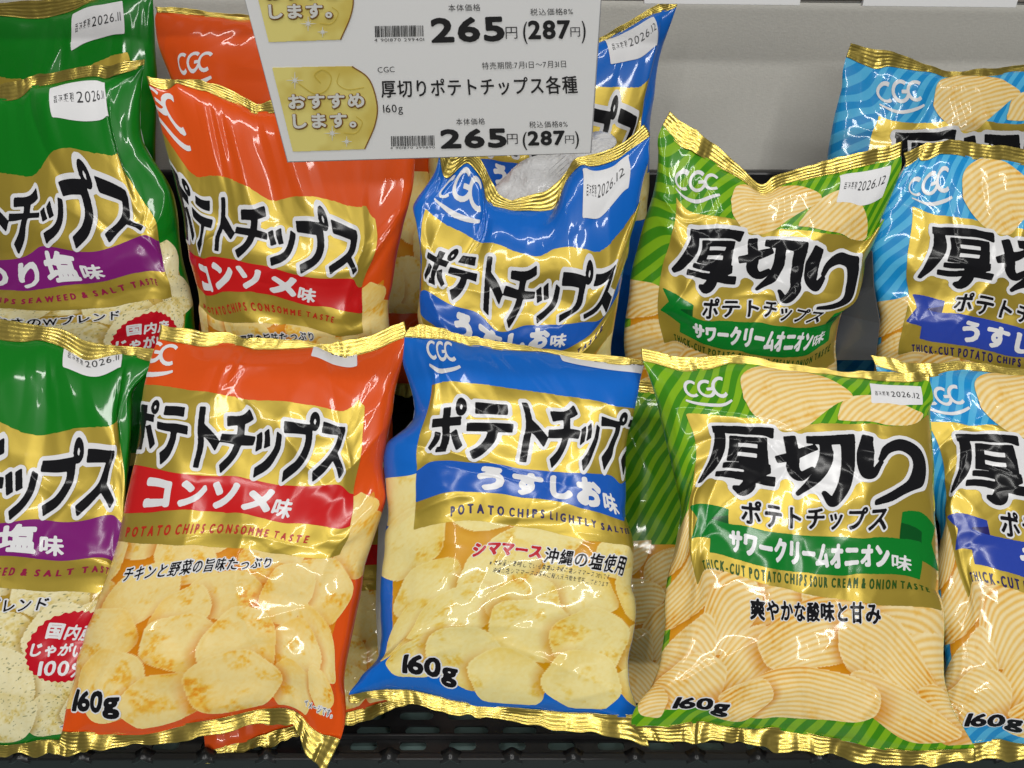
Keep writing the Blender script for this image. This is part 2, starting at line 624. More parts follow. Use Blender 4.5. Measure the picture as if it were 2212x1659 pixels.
# ------------------------------------------------------------------ the bags
def tps_fit(src, dst, reg=0.0015):
    n = len(src)
    d = np.linalg.norm(src[:, None] - src[None], axis=2)
    K = np.where(d > 0, d * d * np.log(d + 1e-12), 0) + np.eye(n) * reg
    Pm = np.c_[np.ones(n), src]
    A = np.zeros((n + 3, n + 3)); A[:n, :n] = K; A[:n, n:] = Pm; A[n:, :n] = Pm.T
    return np.linalg.solve(A, np.vstack([dst, np.zeros((3, 2))]))


def tps_eval(src, Wt, p):
    out = np.empty((len(p), 2))
    for k in range(0, len(p), 20000):
        q = p[k:k + 20000]
        d2 = ((q[:, None] - src[None]) ** 2).sum(2)
        U = 0.5 * d2 * np.log(d2 + 1e-12)
        out[k:k + 20000] = U @ Wt[:-3] + np.c_[np.ones(len(q)), q] @ Wt[-3:]
    return out


class Bag:
    def __init__(self, name, lms, conv, ur, depth, ref, lean, label, cat, group, film, thick=0.031, yaw=0.0, seed=1, vmin=0.0, step=1.3, reg=0.0015):
        self.seed, self.ur, self.vmin = seed, ur, vmin
        src = np.array([l[:2] for l in lms], float)
        dst = np.array([conv(*l[2:4]) for l in lms], float)
        self.src, self.W = src / 100.0, tps_fit(src / 100.0, dst, reg)
        a = math.radians(lean)
        self.n = np.array([math.sin(yaw) * math.cos(a), -math.cos(yaw) * math.cos(a), math.sin(a)])
        self.q = at(ref[0], ref[1], depth)
        self.B = thick
        rnd = random.Random(seed)
        self.creases = []
        for k in range(24):
            x, y = rnd.uniform(*ur), rnd.uniform(20, 310)
            an = rnd.choice([rnd.gauss(1.57, .5), rnd.gauss(.3, .5), rnd.uniform(0, 3.14)])
            self.creases.append((x, y, math.cos(an), math.sin(an), rnd.uniform(14, 40) if k > 9 else rnd.uniform(40, 95), rnd.uniform(2.0, 5.0) if k > 9 else rnd.uniform(4, 10), rnd.choice([1, 1, -1]) * (rnd.uniform(.3, 1.0) if k > 9 else rnd.uniform(1.3, 3.0))))
        # root empty at the bag's base
        base = self.surf(np.array([[(ur[0] + ur[1]) / 2, 2.0]]))[0]
        r = bpy.data.objects.new(name, None)
        COL.objects.link(r)
        r.location = base
        r.empty_display_size = 0.02
        r['label'], r['category'], r['group'] = label, cat, group
        bpy.context.view_layer.update()
        self.root = r
        self.layer = 0
        # front film
        u0, u1 = ur
        nc = int((u1 - u0) / step) + 1; nr = int(306 / step) + 1
        self.us = np.linspace(u0, u1, nc); self.vs = np.linspace(12, 318, nr)
        U, V = np.meshgrid(self.us, self.vs)
        uv = np.c_[U.ravel(), V.ravel()]
        P = self.surf(uv)
        self.P = P.reshape(nr, nc, 3)
        du = np.gradient(self.P, axis=1); dv = np.gradient(self.P, axis=0)
        N = np.cross(du, dv); N /= np.linalg.norm(N, axis=2)[..., None] + 1e-12
        flip = (N.reshape(-1, 3) * (CAM - P)).sum(1) < 0
        if flip.mean() > .5:
            N = -N
        self.N = N
        q = grid_faces(nr, nc)
        new_mesh('front_film', P, q.ravel(), np.full(len(q), 4), film, r, uv=uv / 100.0)
        # back film, a bulged sheet meeting the front along its edges
        nb, mb = 40, 30
        U, V = np.meshgrid(np.linspace(u0, u1, mb), np.linspace(12, 318, nb))
        Pb = self.surf(np.c_[U.ravel(), V.ravel()], back=True)
        q = grid_faces(nb, mb, True)
        new_mesh('back_film', Pb, q.ravel(), np.full(len(q), 4), M_BACK, r)
        self.seal('top_seal', 316.5, 330)
        self.seal('bottom_seal', 0, 13.5)

    def surf(self, uv, back=False, plain=False):
        u, v = uv[:, 0], uv[:, 1]
        sd = self.seed * 31
        px = tps_eval(self.src, self.W, uv / 100.0)
        px = px + np.c_[vnoise(u / 16, v / 16, sd) - .5, vnoise(u / 16, v / 16, sd + 1) - .5] * 5
        rag = np.clip(1 - v / 15, 0, 1) + np.clip((v - 316) / 14, 0, 1) * .35
        px[:, 1] += rag * ((vnoise(u / 19, 0 * v, sd + 12) - .5) * 15 + (vnoise(u / 7, 0 * v, sd + 13) - .5) * 7)
        base = plane_hit(px, self.q, self.n)
        ray = CAM - base
        dist = np.linalg.norm(ray, axis=1)
        ray /= dist[:, None]
        s = np.clip(2 * (u - self.ur[0]) / (self.ur[1] - self.ur[0]) - 1, -1, 1)
        t = np.clip((v - 13) / 304.0, 0, 1)
        prof = (1 - np.abs(s) ** 2.6) ** 0.55 * (1 - np.abs(2 * t - 1) ** 2.6) ** 0.75
        if back:
            return base - ray * (prof * self.B * 0.75)[:, None]
        h = prof * self.B * (0.82 + 0.36 * fbm(u / 70, v / 70, sd + 2, 2))
        if plain:
            return base + ray * h[:, None]
        ins = np.clip(prof * 3, 0, 1)
        w = (fbm(u / 60, v / 60, sd + 3, 2) - .5) * 6.0

        def tri(x):
            return np.abs((x % 1.0) * 2 - 1)
        for k, (an, lam, am) in enumerate(((.35, 64, 1.5), (1.25, 78, 1.6), (2.05, 58, 1.4), (2.8, 88, 1.6), (1.7, 44, .5), (.8, 38, .4))):
            an = an + (self.seed * .37 + k) % .5
            win = np.clip((vnoise(u / 48 + 7 * k, v / 48, sd + 40 + k) - .42) * 4, 0, 1)
            wp = (vnoise(u / 70, v / 70, sd + 50 + k) - .5) * .8 + (vnoise(u / 22, v / 22, sd + 60 + k) - .5) * .12
            w += am * win * tri((u * math.cos(an) + v * math.sin(an)) / lam + wp) ** 1.15
        dt, db = np.maximum(317 - v, 0), np.maximum(v - 13, 0)
        fan = tri(u / 21 + (vnoise(u / 30, dt / 90, sd + 5) - .5) * 1.6)
        w += fan * 2.1 * np.exp(-dt / (10 + 30 * vnoise(u / 18, dt * 0, sd + 9))) * np.clip(dt / 5, 0, 1)
        fan = tri(u / 19 + (vnoise(u / 30, db / 90, sd + 6) - .5) * 1.8)
        w += fan * 2.8 * np.exp(-db / (12 + 28 * vnoise(u / 16, db * 0, sd + 10))) * np.clip(db / 5, 0, 1)
        for (x, y, c, si, L, wd, am) in self.creases:
            a = (u - x) * c + (v - y) * si
            b = -(u - x) * si + (v - y) * c + a * a / L * .12
            m = np.clip(1 - (a / L) ** 2, 0, 1)
            w += am * m * np.exp(-np.sqrt(b * b + .25) / wd)
        w += np.abs(vnoise(u / 11, v / 11, sd + 8) - .5) * .12 * np.clip(vnoise(u / 40, v / 40, sd + 11) * 2 - .5, 0, 1)
        h = h + w * ins / 1000.0
        return base + ray * h[:, None]

    def seal(self, name, v0, v1):
        u0, u1 = self.ur
        nc = int((u1 - u0) / 1.3) + 2; nr = 34
        U, V = np.meshgrid(np.linspace(u0, u1, nc), np.linspace(v0, v1, nr))
        uv = np.c_[U.ravel(), V.ravel()]
        P = self.surf(uv, plain=True)
        ray = CAM - P; ray /= np.linalg.norm(ray, axis=1)[:, None]
        u, v = uv.T
        sd = self.seed * 13 + int(v0)
        k = .0034 if v0 < 100 else .0012
        h = np.sin(v * 2 * math.pi / 2.9 + 2 * vnoise(u / 40, v / 40, sd)) * .00007
        h += (fbm(u / 20, v / 40, sd + 1, 2) - .5) * k * 2.6
        h += (np.abs(vnoise(u / 11, v / 24, sd + 2) - .5)) * k
        h += .0006
        F_ = P + ray * h[:, None]
        Bk = F_ - ray * .0007
        q = grid_faces(nr, nc)
        n = len(P)
        i = np.arange(n).reshape(nr, nc)
        loop = np.concatenate([i[0], i[1:, -1], i[-1, -2::-1], i[-2:0:-1, 0]])
        l2 = np.roll(loop, -1)
        side = np.stack([l2, loop, loop + n, l2 + n], 1)
        allq = np.vstack([q, q[:, ::-1] + n, side])
        new_mesh(name, np.vstack([F_, Bk]), allq.ravel(), np.full(len(allq), 4), M_SEAL, self.root)

    def lift(self, p, layer):
        fx = np.clip((p[:, 0] - self.us[0]) / (self.us[1] - self.us[0]), 0, len(self.us) - 1.001)
        fy = np.clip((p[:, 1] - self.vs[0]) / (self.vs[1] - self.vs[0]), 0, len(self.vs) - 1.001)
        i, j = fx.astype(int), fy.astype(int)
        a, b = (fx - i)[:, None], (fy - j)[:, None]

        def g(A):
            return (A[j, i] * (1 - a) + A[j, i + 1] * a) * (1 - b) + (A[j + 1, i] * (1 - a) + A[j + 1, i + 1] * a) * b
        N = g(self.N); N /= np.linalg.norm(N, axis=1)[:, None] + 1e-12
        return g(self.P) + N * (0.00022 * layer), N

    def decal(self, name, ink, material, layer, cell=0.7, grow=0.0, colour=None, parent=None, shift=(0, 0), shrink=0.0):
        x0, y0, f = ink.field(cell, grow, shift, shrink)
        ny, nx = f.shape
        X = x0 + np.arange(nx) * cell; Y = y0 + np.arange(ny) * cell
        cx = np.minimum((X - self.ur[0]) / cell, (self.ur[1] - X) / cell)[None, :]
        cy = np.minimum((Y - max(12.2, self.vmin)) / cell, (317.6 - Y) / cell)[:, None]
        f = np.minimum(f, np.clip(np.minimum(cx, cy), 0, 1))
        r = contour(x0, y0, cell, f)
        if r is None:
            return None
        p, idx, cnt = r
        P, N = self.lift(p, layer)
        return new_mesh(name, P, idx, cnt, material, parent or self.root, normals=N, colour=None if colour is None else colour(p))


def sticker(b, date, u=176, v=290, w=46, h=21):
    q = [(u, v), (u + w, v), (u + w, v + h), (u, v + h)]
    s = b.decal('date_sticker', Ink([q]), M_STICK, 3, 0.8)
    if s is None:
        return
    bb = text('賞味期限', u + 3, v + 7.5, 5.0, 12.5)
    bb.add(text(date, u + 17, v + 7.2, 6.2, 26))
    b.decal('date_lettering', bb, M_SMALL, 4, 0.42, parent=s)


_TU, _TT = title_usual(), title_thick()


def dress_usual(b, flav, bare=None, lod=1.0):
    k = dict(
        nori=('のり塩', 84, 80, M_PURP, 'POTATO CHIPS SEAWEED & SALT TASTE', M_ENGP, PAL_NORI, '海苔とあおさのWブレンド', 11),
        cons=('コンソメ', 60, 104, M_REDB, 'POTATO CHIPS CONSOMME TASTE', M_ENGR, PAL_CONS, 'チキンと野菜の旨味たっぷり', 12),
        salt=('うすしお', 69, 90, M_BLUB, 'POTATO CHIPS LIGHTLY SALTED TASTE', M_ENGB, PAL_SALT, None, 13))[flav]
    word, x, w, mband, eng, meng, pal, tag, sd = k
    ch = chips_usual(sd)
    pic = Ink([ellipse(c[0], c[1], c[2] * .98, c[3] * .98) for c in []])
    for c in ch:
        a = np.linspace(0, 2 * math.pi, 48, endpoint=False)
        r = 1 / (1 + .07 * np.sin(2 * a + c[5]) + .04 * np.sin(5 * a + c[5] * 2))
        ca, sa = math.cos(c[4]), math.sin(c[4])
        X, Y = r * np.cos(a) * c[2], r * np.sin(a) * c[3]
        pic.p.append(np.c_[c[0] + X * ca - Y * sa, c[1] + X * sa + Y * ca])
    pic.p.append(np.array([(12, 62), (36, 42), (120, 34), (206, 36), (238, 62), (246, 110), (254, 150), (254, 205), (200, 214), (120, 214), (6, 212)], float))
    pic.p = [np.c_[q[:, 0], np.clip(q[:, 1], 17, 214)] for q in pic.p]

    def colour(p):
        c = paint_chips(p, ch, pal, False)
        if flav == 'nori':
            s = vnoise(p[:, 0] / 1.5, p[:, 1] / 1.1, 77)
            g = np.clip((s - .86) * 12, 0, .85)[:, None]
            c = c * (1 - g) + np.array(lin(66, 84, 34)) * g
        return c
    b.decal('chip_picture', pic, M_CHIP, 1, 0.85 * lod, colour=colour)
    if bare:
        b.decal('logo', logo(*bare, 36), M_WHITE, 2, 0.42)
        return
    top = curve_pts([(24, 284), (60, 286), (120, 281), (180, 279), (228, 282)])
    bot = curve_pts([(236, 156), (200, 155), (120, 162), (60, 168), (24, 170)])
    b.decal('gold_panel', Ink([np.vstack([top, [(236, 273)], bot])]), M_GOLD, 2, 1.0)
    b.decal('flavour_band', Ink([[(24, 216.5), (130, 216.5), (236, 216), (236, 189), (130, 190), (24, 191)]]), mband, 3, 1.0)
    fl = text(word, x, 194, 18.5, w)
    b.decal('flavour_lettering', fl, M_WHITE, 4, 0.6, grow=1.0 if flav == 'nori' else 1.6)
    b.decal('flavour_lettering', text('味', x + w + 3.5, 193.5, 12, 14), M_WHITE, 4, 0.5, grow=.5)
    t = b.decal('title_outline', _TU, M_WHITE, 3.5, 0.8, grow=3.3)
    b.decal('title_lettering', _TU, M_BLACK, 4.5, 0.7, grow=0.65)
    b.decal('taste_lettering', text(eng, 50, 173.0, 7.6, 153 if flav == 'cons' else 168, track=.42), meng, 3, 0.5, grow=.42)
    if tag:
        tt = text(tag, 59, 138, 11.5, 122)
        b.decal('slogan_outline', tt, M_WHITE, 2, 0.6, grow=1.3)
        b.decal('slogan_lettering', tt, M_BLACK, 3, 0.5, grow=.28)
    else:
        tt = text('シママース', 66, 138, 11, 48)
        b.decal('slogan_outline', tt, M_WHITE, 2, 0.6, grow=1.3)
        b.decal('slogan_lettering', tt, M_CRIM, 3, 0.5, grow=.75)
        tt = text('沖縄の塩使用', 117, 134.5, 13, 66)
        b.decal('slogan_outline', tt, M_WHITE, 2, 0.6, grow=1.2)
        b.decal('slogan_lettering', tt, M_BLACK, 3, 0.42, grow=.28)
        tt = text('※本製品に使用している食塩は沖縄の塩シママース100%です。', 80, 128, 4.6, 92)
        tt.add(text('沖縄の塩シママースは原料に輸入天日塩を使用しております。', 84, 121.5, 4.6, 88))
        b.decal('small_print', tt, M_SMALL, 3, 0.42)
    if b.vmin < 30:
        tt = text('イメージです。', 216, 24, 5.5, 32)
        b.decal('small_print_outline', tt, M_WHITE, 2, 0.5, grow=.8)
        b.decal('small_print', tt, M_SMALL, 3, 0.42, grow=.1)
    if flav == 'nori':
        bg = Ink([ellipse(208, 108, 32, 32)])
        bg.p = [np.c_[208 + (32 + .9 * np.sin(np.arange(160) * math.pi / 2.5)) * np.cos(np.arange(160) * math.pi / 80),
                      108 + (32 + .9 * np.sin(np.arange(160) * math.pi / 2.5)) * np.sin(np.arange(160) * math.pi / 80)]]
        b.decal('round_badge', bg, M_CRIM, 3, 0.7)
        tt = text('国内産', 188, 116, 12, 40)
        tt.add(text('じゃがいも', 180, 101, 11, 56))
        tt.add(text('100%', 190, 83, 14, 42))
        b.decal('badge_lettering', tt, M_WHITE, 4, 0.5, grow=.5)
    if b.vmin < 30:
        weight(b, 52 if flav == 'cons' else 42)
    lg = logo(44, 307, 36)
    b.decal('logo', lg, M_WHITE, 2, 0.42)


def weight(b, x=42, y=29):
    tt = text('160g', x, y, 14, 40, track=.0)
    b.decal('weight_outline', tt, M_WHITE, 3, 0.6, grow=2.0)
    b.decal('weight_lettering', tt, M_BLACK, 4, 0.5, grow=.95)


def dress_thick(b, flav, bare=False):
    if flav == 'sour':
        word, mr, md, eng, me, slog = 'サワークリームオニオン', M_GRNB, M_GRND, 'THICK-CUT POTATO CHIPS SOUR CREAM & ONION TASTE', M_ENGG, '爽やかな酸味と甘み'
    else:
        word, mr, md, eng, me, slog = 'うすしお', M_NAVB, M_NAVD, 'THICK-CUT POTATO CHIPS LIGHTLY SALTED TASTE', M_ENGB, None
    ch = chips_thick(21)

    def outline(c):
        a = np.linspace(0, 2 * math.pi, 60, endpoint=False)
        r = 1 / (1 + .07 * np.sin(2 * a + c[5]) + .04 * np.sin(5 * a + c[5] * 2))
        ca, sa = math.cos(c[4]), math.sin(c[4])
        X, Y = r * np.cos(a) * c[2], r * np.sin(a) * c[3]
        return np.c_[c[0] + X * ca - Y * sa, c[1] + X * sa + Y * ca]
    pic = Ink([outline(c) for c in ch])
    pic.p.append(np.array([(6, 50), (60, 46), (200, 42), (248, 50), (256, 186), (4, 186)], float))
    pic.p = [np.c_[q[:, 0], np.clip(q[:, 1], 18, 190)] for q in pic.p]
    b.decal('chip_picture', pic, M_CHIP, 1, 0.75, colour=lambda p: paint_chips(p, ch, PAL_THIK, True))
    if bare:
        return
    b.decal('gold_panel', Ink([np.vstack([curve_pts([(27, 277), (85, 272), (150, 269), (233, 274)]), curve_pts([(234, 116), (190, 119), (120, 128), (60, 135), (27, 134)])])]), M_GOLD, 2, 1.0)
    half = np.array([(80, 288), (86, 306), (104, 317), (128, 317), (150, 308), (166, 294), (150, 284), (132, 270), (118, 262), (100, 264), (86, 275)], float)
    half = curve_pts(np.vstack([half, half[:1]]), 6)[:-1]
    one = [(122, 290, 62, 40, .34, 41)]
    two = [(196, 280, 60, 40, .62, 44)]
    b.decal('top_chip_picture', Ink([curve_pts([(152, 276), (160, 290), (180, 298), (204, 292), (226, 276), (200, 272), (152, 272)], 6)]), M_CHIP, 2.6, 0.7,
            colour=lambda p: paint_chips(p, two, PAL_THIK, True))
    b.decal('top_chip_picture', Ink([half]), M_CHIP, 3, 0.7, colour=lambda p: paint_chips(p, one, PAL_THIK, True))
    b.decal('title_outline', _TT, M_WHITE, 3.5, 0.8, grow=9.5, shrink=5.0)
    b.decal('title_lettering', _TT, M_BLACK, 4.5, 0.7, grow=1.35)
    sm = text('ポテトチップス', 76, 174, 17, 118)
    b.decal('name_outline', sm, M_WHITE, 4, 0.7, grow=1.9)
    b.decal('name_lettering', sm, M_BLACK, 5, 0.55, grow=.55)

    def arc(q):
        s = (q[:, 0] - 130) / 100.0
        return np.c_[q[:, 0], q[:, 1] + 7 * s * s - 3 + (q[:, 0] - 130) * -.03]
    x = np.linspace(50, 222, 30)
    band = Ink([np.vstack([np.c_[x, np.full(30, 172)], np.c_[x[::-1], np.full(30, 144)]])]).warp(arc)
    lt = Ink([[(30, 190), (66, 184), (66, 158), (50, 160), (29, 167), (38, 178)]])
    rt = Ink([[(206, 186), (234, 189), (230, 176), (236, 162), (210, 160), (206, 162)]])
    b.decal('ribbon_tail', lt, mr, 2.6, 0.8)
    b.decal('ribbon_tail', rt, mr, 2.6, 0.8)
    b.decal('ribbon_fold', Ink([[(52, 177), (66, 180), (66, 170), (50, 172)]]), md, 2.9, 0.7)
    b.decal('ribbon_fold', Ink([[(206, 180), (222, 178), (222, 170), (206, 170)]]), md, 2.9, 0.7)
    b.decal('flavour_ribbon', band, mr, 3.3, 0.8)
    if flav == 'sour':
        b.decal('flavour_lettering', text(word, 66, 150, 17, 132).warp(arc), M_WHITE, 4.3, 0.5, grow=1.0)
        b.decal('flavour_lettering', text('味', 200.5, 149, 11.5, 14).warp(arc), M_WHITE, 4.3, 0.45, grow=.4)
    else:
        b.decal('flavour_lettering', text(word, 88, 148.5, 18, 82).warp(arc), M_WHITE, 4.3, 0.5, grow=1.2)
        b.decal('flavour_lettering', text('味', 175, 149, 11.5, 14).warp(arc), M_WHITE, 4.3, 0.45, grow=.4)
    b.decal('taste_lettering', text(eng, 42, 135.0, 7.4, 186, track=.36).warp(lambda q: np.c_[q[:, 0], q[:, 1] - (q[:, 0] - 42) * .03]), me, 3, 0.45, grow=.38)
    if slog:
        tt = text(slog, 82, 106, 13.5, 110)
        b.decal('slogan_outline', tt, M_WHITE, 2, 0.6, grow=1.2)
        b.decal('slogan_lettering', tt, M_BLACK, 3, 0.5, grow=.5)
    else:
        tt = text('シママース', 82, 104, 11, 58)
        b.decal('slogan_outline', tt, M_WHITE, 2, 0.6, grow=1.3)
        b.decal('slogan_lettering', tt, M_CRIM, 3, 0.5, grow=.75)
        tt = text('沖縄の塩使用', 144, 102, 13, 78)
        b.decal('slogan_outline', tt, M_WHITE, 2, 0.6, grow=1.2)
        b.decal('slogan_lettering', tt, M_BLACK, 3, 0.5, grow=.6)
    if b.vmin < 30:
        weight(b, 30, 30)
    b.decal('logo', logo(50, 300, 38), M_WHITE, 2, 0.42)


R1 = lambda x, y: (.448 * x, .448 * y)
R2 = lambda x, y: (518.5 + .448 * x, .448 * y)
R3 = lambda x, y: (1339 + .4687 * x, .4687 * y)
R4 = lambda x, y: (.5938 * x, 674 + .5938 * y)
R5 = lambda x, y: (691 + .5937 * x, 674 + .5937 * y)
R6 = lambda x, y: (1339 + .5937 * x, 674 + .5937 * y)
GN, GC, GS = 'green seaweed salt chip bags', 'orange consomme chip bags', 'blue lightly salted chip bags'
GT, GY = 'green striped thick cut chip bags', 'light blue striped thick cut chip bags'
LEAN_F, LEAN_S, LEAN_T = 40, 15, 10

# ------------------------------------------------------------------ front row
b = Bag('chip_bag', [
    (80, 330, -150, -10), (120, 330, -10, 18), (155, 330, 150, 50), (195, 330, 335, 108), (222, 330, 430, 122), (262, 330, 592, 142),
    (80, 316, -160, 40), (155, 316, 130, 105), (195, 316, 310, 185), (222, 316, 440, 160), (262, 316, 575, 178),
    (262, 300, 510, 250), (262, 270, 480, 340), (262, 222, 468, 600), (262, 190, 450, 760), (262, 100, 400, 1250), (262, 13, 370, 1570), (262, 0, 360, 1605),
    (214, 273, 420, 478), (214, 220, 415, 718), (163, 273, 160, 500), (163, 220, 140, 735), (112, 246, -120, 620), (110, 190, -140, 890),
    (236, 219, 452, 748), (236, 190, 430, 905), (180, 219, 225, 752), (180, 190, 220, 905), (202, 172, 352, 950), (160, 160, 60, 1000),
    (178, 300, 235, 222), (224, 300, 440, 214), (236, 284, 425, 372), (160, 284, 150, 408), (208, 108, 245, 1225), (160, 108, 20, 1220), (208, 28, 190, 1500), (120, 60, -160, 1400),
    (80, 13, -260, 1560), (160, 13, 20, 1580), (80, 0, -260, 1600), (160, 0, 20, 1610), (210, 0, 200, 1612)],
    R4, (80, 262), .65, (100, 1150), LEAN_F, 'green chip bag with a red badge, in the front row beside the whole orange bag', 'chip bag', GN, M_GREEN, seed=3)
dress_usual(b, 'nori')
sticker(b, '2026.11', 178, 303, 46, 14)

b = Bag('chip_bag', [
    (44, 330, 585, 45), (110, 330, 880, 92), (180, 330, 1150, 116), (212, 330, 1250, 108), (262, 330, 1472, 35),
    (44, 316, 572, 98), (110, 316, 870, 120), (180, 316, 1150, 132), (214, 316, 1265, 172), (262, 316, 1480, 92),
    (262, 255, 1422, 380), (262, 220, 1394, 560), (262, 186, 1400, 690), (262, 150, 1335, 900), (262, 120, 1308, 1050), (262, 70, 1255, 1330), (262, 13, 1235, 1560),
    (262, 0, 1182, 1690),
    (44, 285, 525, 270), (44, 225, 498, 500), (44, 193, 452, 718), (44, 168, 430, 838), (44, 120, 350, 1060), (44, 45, 265, 1350), (44, 13, 225, 1525),
    (44, 0, 212, 1580), (100, 0, 500, 1585), (150, 0, 790, 1535), (200, 0, 1060, 1505), (232, 0, 1110, 1600),
    (100, 13, 500, 1535), (150, 13, 800, 1478), (200, 13, 1062, 1450),
    (88, 273, 700, 345), (88, 220, 680, 572), (214, 273, 1262, 400), (214, 220, 1246, 608), (138, 273, 925, 362), (138, 220, 895, 588),
    (236, 281, 1330, 300), (236, 219, 1285, 645), (236, 189, 1275, 785), (236, 156, 1235, 885), (140, 162, 830, 850), (182, 193, 1048, 755),
    (52, 44, 285, 1368), (94, 29, 440, 1445), (181, 140, 985, 925), (140, 285, 890, 290)],
    R4, (44, 262), .62, (460, 1150), LEAN_F, 'orange chip bag with a red band, shown whole in the front row', 'chip bag', GC, M_ORANGE, seed=5)
dress_usual(b, 'cons')
sticker(b, '2026.11', 178, 309)

b = Bag('chip_bag', [
    (0, 330, 325, 52), (60, 330, 480, 76), (110, 330, 640, 106), (140, 330, 800, 130), (194, 330, 1172, 180),
    (0, 317, 305, 85), (60, 317, 470, 100), (110, 317, 640, 132), (140, 317, 800, 145), (194, 317, 1176, 198),
    (0, 300, 302, 190), (0, 262, 335, 400), (0, 240, 245, 480), (0, 222, 236, 560), (0, 190, 245, 750), (0, 140, 225, 960), (0, 100, 220, 1150), (0, 70, 215, 1260),
    (0, 14, 105, 1392), (194, 268, 1130, 400), (194, 222, 1108, 570), (194, 190, 1112, 740), (194, 155, 1142, 880), (194, 100, 1148, 1100), (194, 45, 1122, 1330),
    (194, 10, 1172, 1490), (0, 0, 108, 1412), (60, 0, 400, 1452), (110, 0, 640, 1492), (148, 0, 900, 1518), (194, 0, 1195, 1588),
    (60, 12, 400, 1402), (110, 12, 640, 1440), (148, 12, 900, 1466),
    (24, 284, 412, 265), (36, 273, 415, 335), (36, 220, 395, 535), (87, 273, 695, 330), (87, 220, 690, 548), (138, 273, 935, 345), (138, 220, 925, 572),
    (180, 273, 1085, 370), (180, 220, 1072, 575), (24, 220, 357, 565), (24, 191, 350, 690), (183, 219, 1085, 612), (183, 189, 1105, 762),
    (24, 170, 342, 795), (185, 156, 1130, 855), (42, 44, 310, 1240), (84, 29, 505, 1345), (66, 148, 560, 845), (183, 138, 1100, 945)],
    R5, (0, 194), .62, (1130, 1150), LEAN_F, 'blue chip bag shown whole in the middle of the front row', 'chip bag', GS, M_BLUE, seed=8)
dress_usual(b, 'salt')
sticker(b, '2026.12', 150, 309)
F3 = b

F4 = [
    (0, 330, 78, 135), (80, 330, 400, 162), (150, 330, 760, 208), (236, 330, 1130, 226),
    (0, 317, 84, 172), (80, 317, 400, 186), (150, 317, 760, 222), (236, 317, 1128, 250),
    (0, 300, 115, 260), (0, 268, 165, 450), (0, 222, 205, 640), (0, 200, 222, 735), (0, 178, 195, 870), (0, 140, 165, 1050), (0, 90, 152, 1250), (0, 50, 110, 1370),
    (0, 13, 42, 1502), (236, 300, 1140, 320), (236, 250, 1142, 520), (236, 200, 1147, 750), (236, 150, 1163, 1000), (236, 105, 1178, 1200), (236, 50, 1214, 1450),
    (236, 13, 1290, 1588), (0, 0, 85, 1570), (60, 0, 320, 1570), (110, 0, 560, 1585), (160, 0, 840, 1620), (200, 0, 1075, 1648), (236, 0, 1298, 1628),
    (60, 13, 320, 1492), (110, 13, 560, 1515), (160, 13, 850, 1562), (200, 13, 1070, 1600),
    (27, 276, 243, 375), (27, 133, 285, 1000), (38, 262, 310, 425), (38, 195, 278, 665), (222, 262, 1105, 462), (222, 195, 1108, 690),
    (130, 262, 690, 440), (130, 195, 690, 695), (233, 116, 1165, 1085), (233, 274, 1122, 370), (32, 306, 235, 258), (66, 290, 388, 320),
    (76, 191, 445, 690), (194, 174, 960, 800), (66, 168, 400, 795), (201, 148, 990, 930), (42, 137, 305, 925), (228, 134, 1118, 1010),
    (82, 118, 478, 1055), (192, 106, 945, 1135), (30, 45, 215, 1395), (72, 30, 400, 1460), (122, 290, 640, 305)]
b = Bag('chip_bag', F4, R6, (0, 236), .60, (1700, 1150), LEAN_F, 'green striped thick cut chip bag shown whole in the front row', 'chip bag', GT, M_LIME, seed=13)
dress_thick(b, 'sour')
sticker(b, '2026.12', 180, 290)

F5 = [(u, v, x + 885 + (y - 420) * .175, y + 30 + .03 * (y - 420)) for (u, v, x, y) in F4]
b = Bag('chip_bag', F5, R6, (0, 236), .66, (2250, 1150), LEAN_F, 'light blue striped chip bag in the front row, overlapped by the green striped one', 'chip bag', GY, M_CYAN, seed=14)
dress_thick(b, 'salt')

# ------------------------------------------------------------------ second row
b = Bag('chip_bag', [
    (95, 330, -40, 420), (150, 330, 150, 375), (200, 330, 420, 322), (262, 330, 695, 285),
    (95, 316, -40, 480), (150, 316, 150, 425), (200, 316, 420, 372), (262, 316, 692, 318),
    (262, 300, 682, 470), (262, 280, 690, 690), (262, 260, 795, 850), (262, 240, 842, 960), (262, 218, 860, 1080), (262, 190, 882, 1250), (262, 160, 920, 1400),
    (262, 125, 940, 1560), (236, 282, 570, 760), (236, 219, 765, 1150), (236, 189, 800, 1310), (236, 156, 830, 1430),
    (214, 273, 605, 890), (214, 220, 695, 1115), (138, 273, 190, 915), (138, 220, 190, 1160), (110, 246, 40, 1060),
    (180, 206, 475, 1280), (124, 206, 150, 1320), (202, 174, 700, 1375), (212, 108, 745, 1640), (178, 312, 243, 425), (222, 312, 496, 398), (178, 292, 252, 556), (222, 292, 520, 540),
    (95, 0, -40, 2250), (262, 0, 980, 2250), (95, 150, -60, 1520), (178, 0, 480, 2260), (95, 282, -60, 840)],
    R1, (95, 262), .74, (200, 450), LEAN_S, 'green chip bag with a wide purple band, in the second row behind another green bag', 'chip bag', GN, M_GREEN, seed=21, vmin=80)
dress_usual(b, 'nori')
sticker(b, '2026.11', 178, 291)

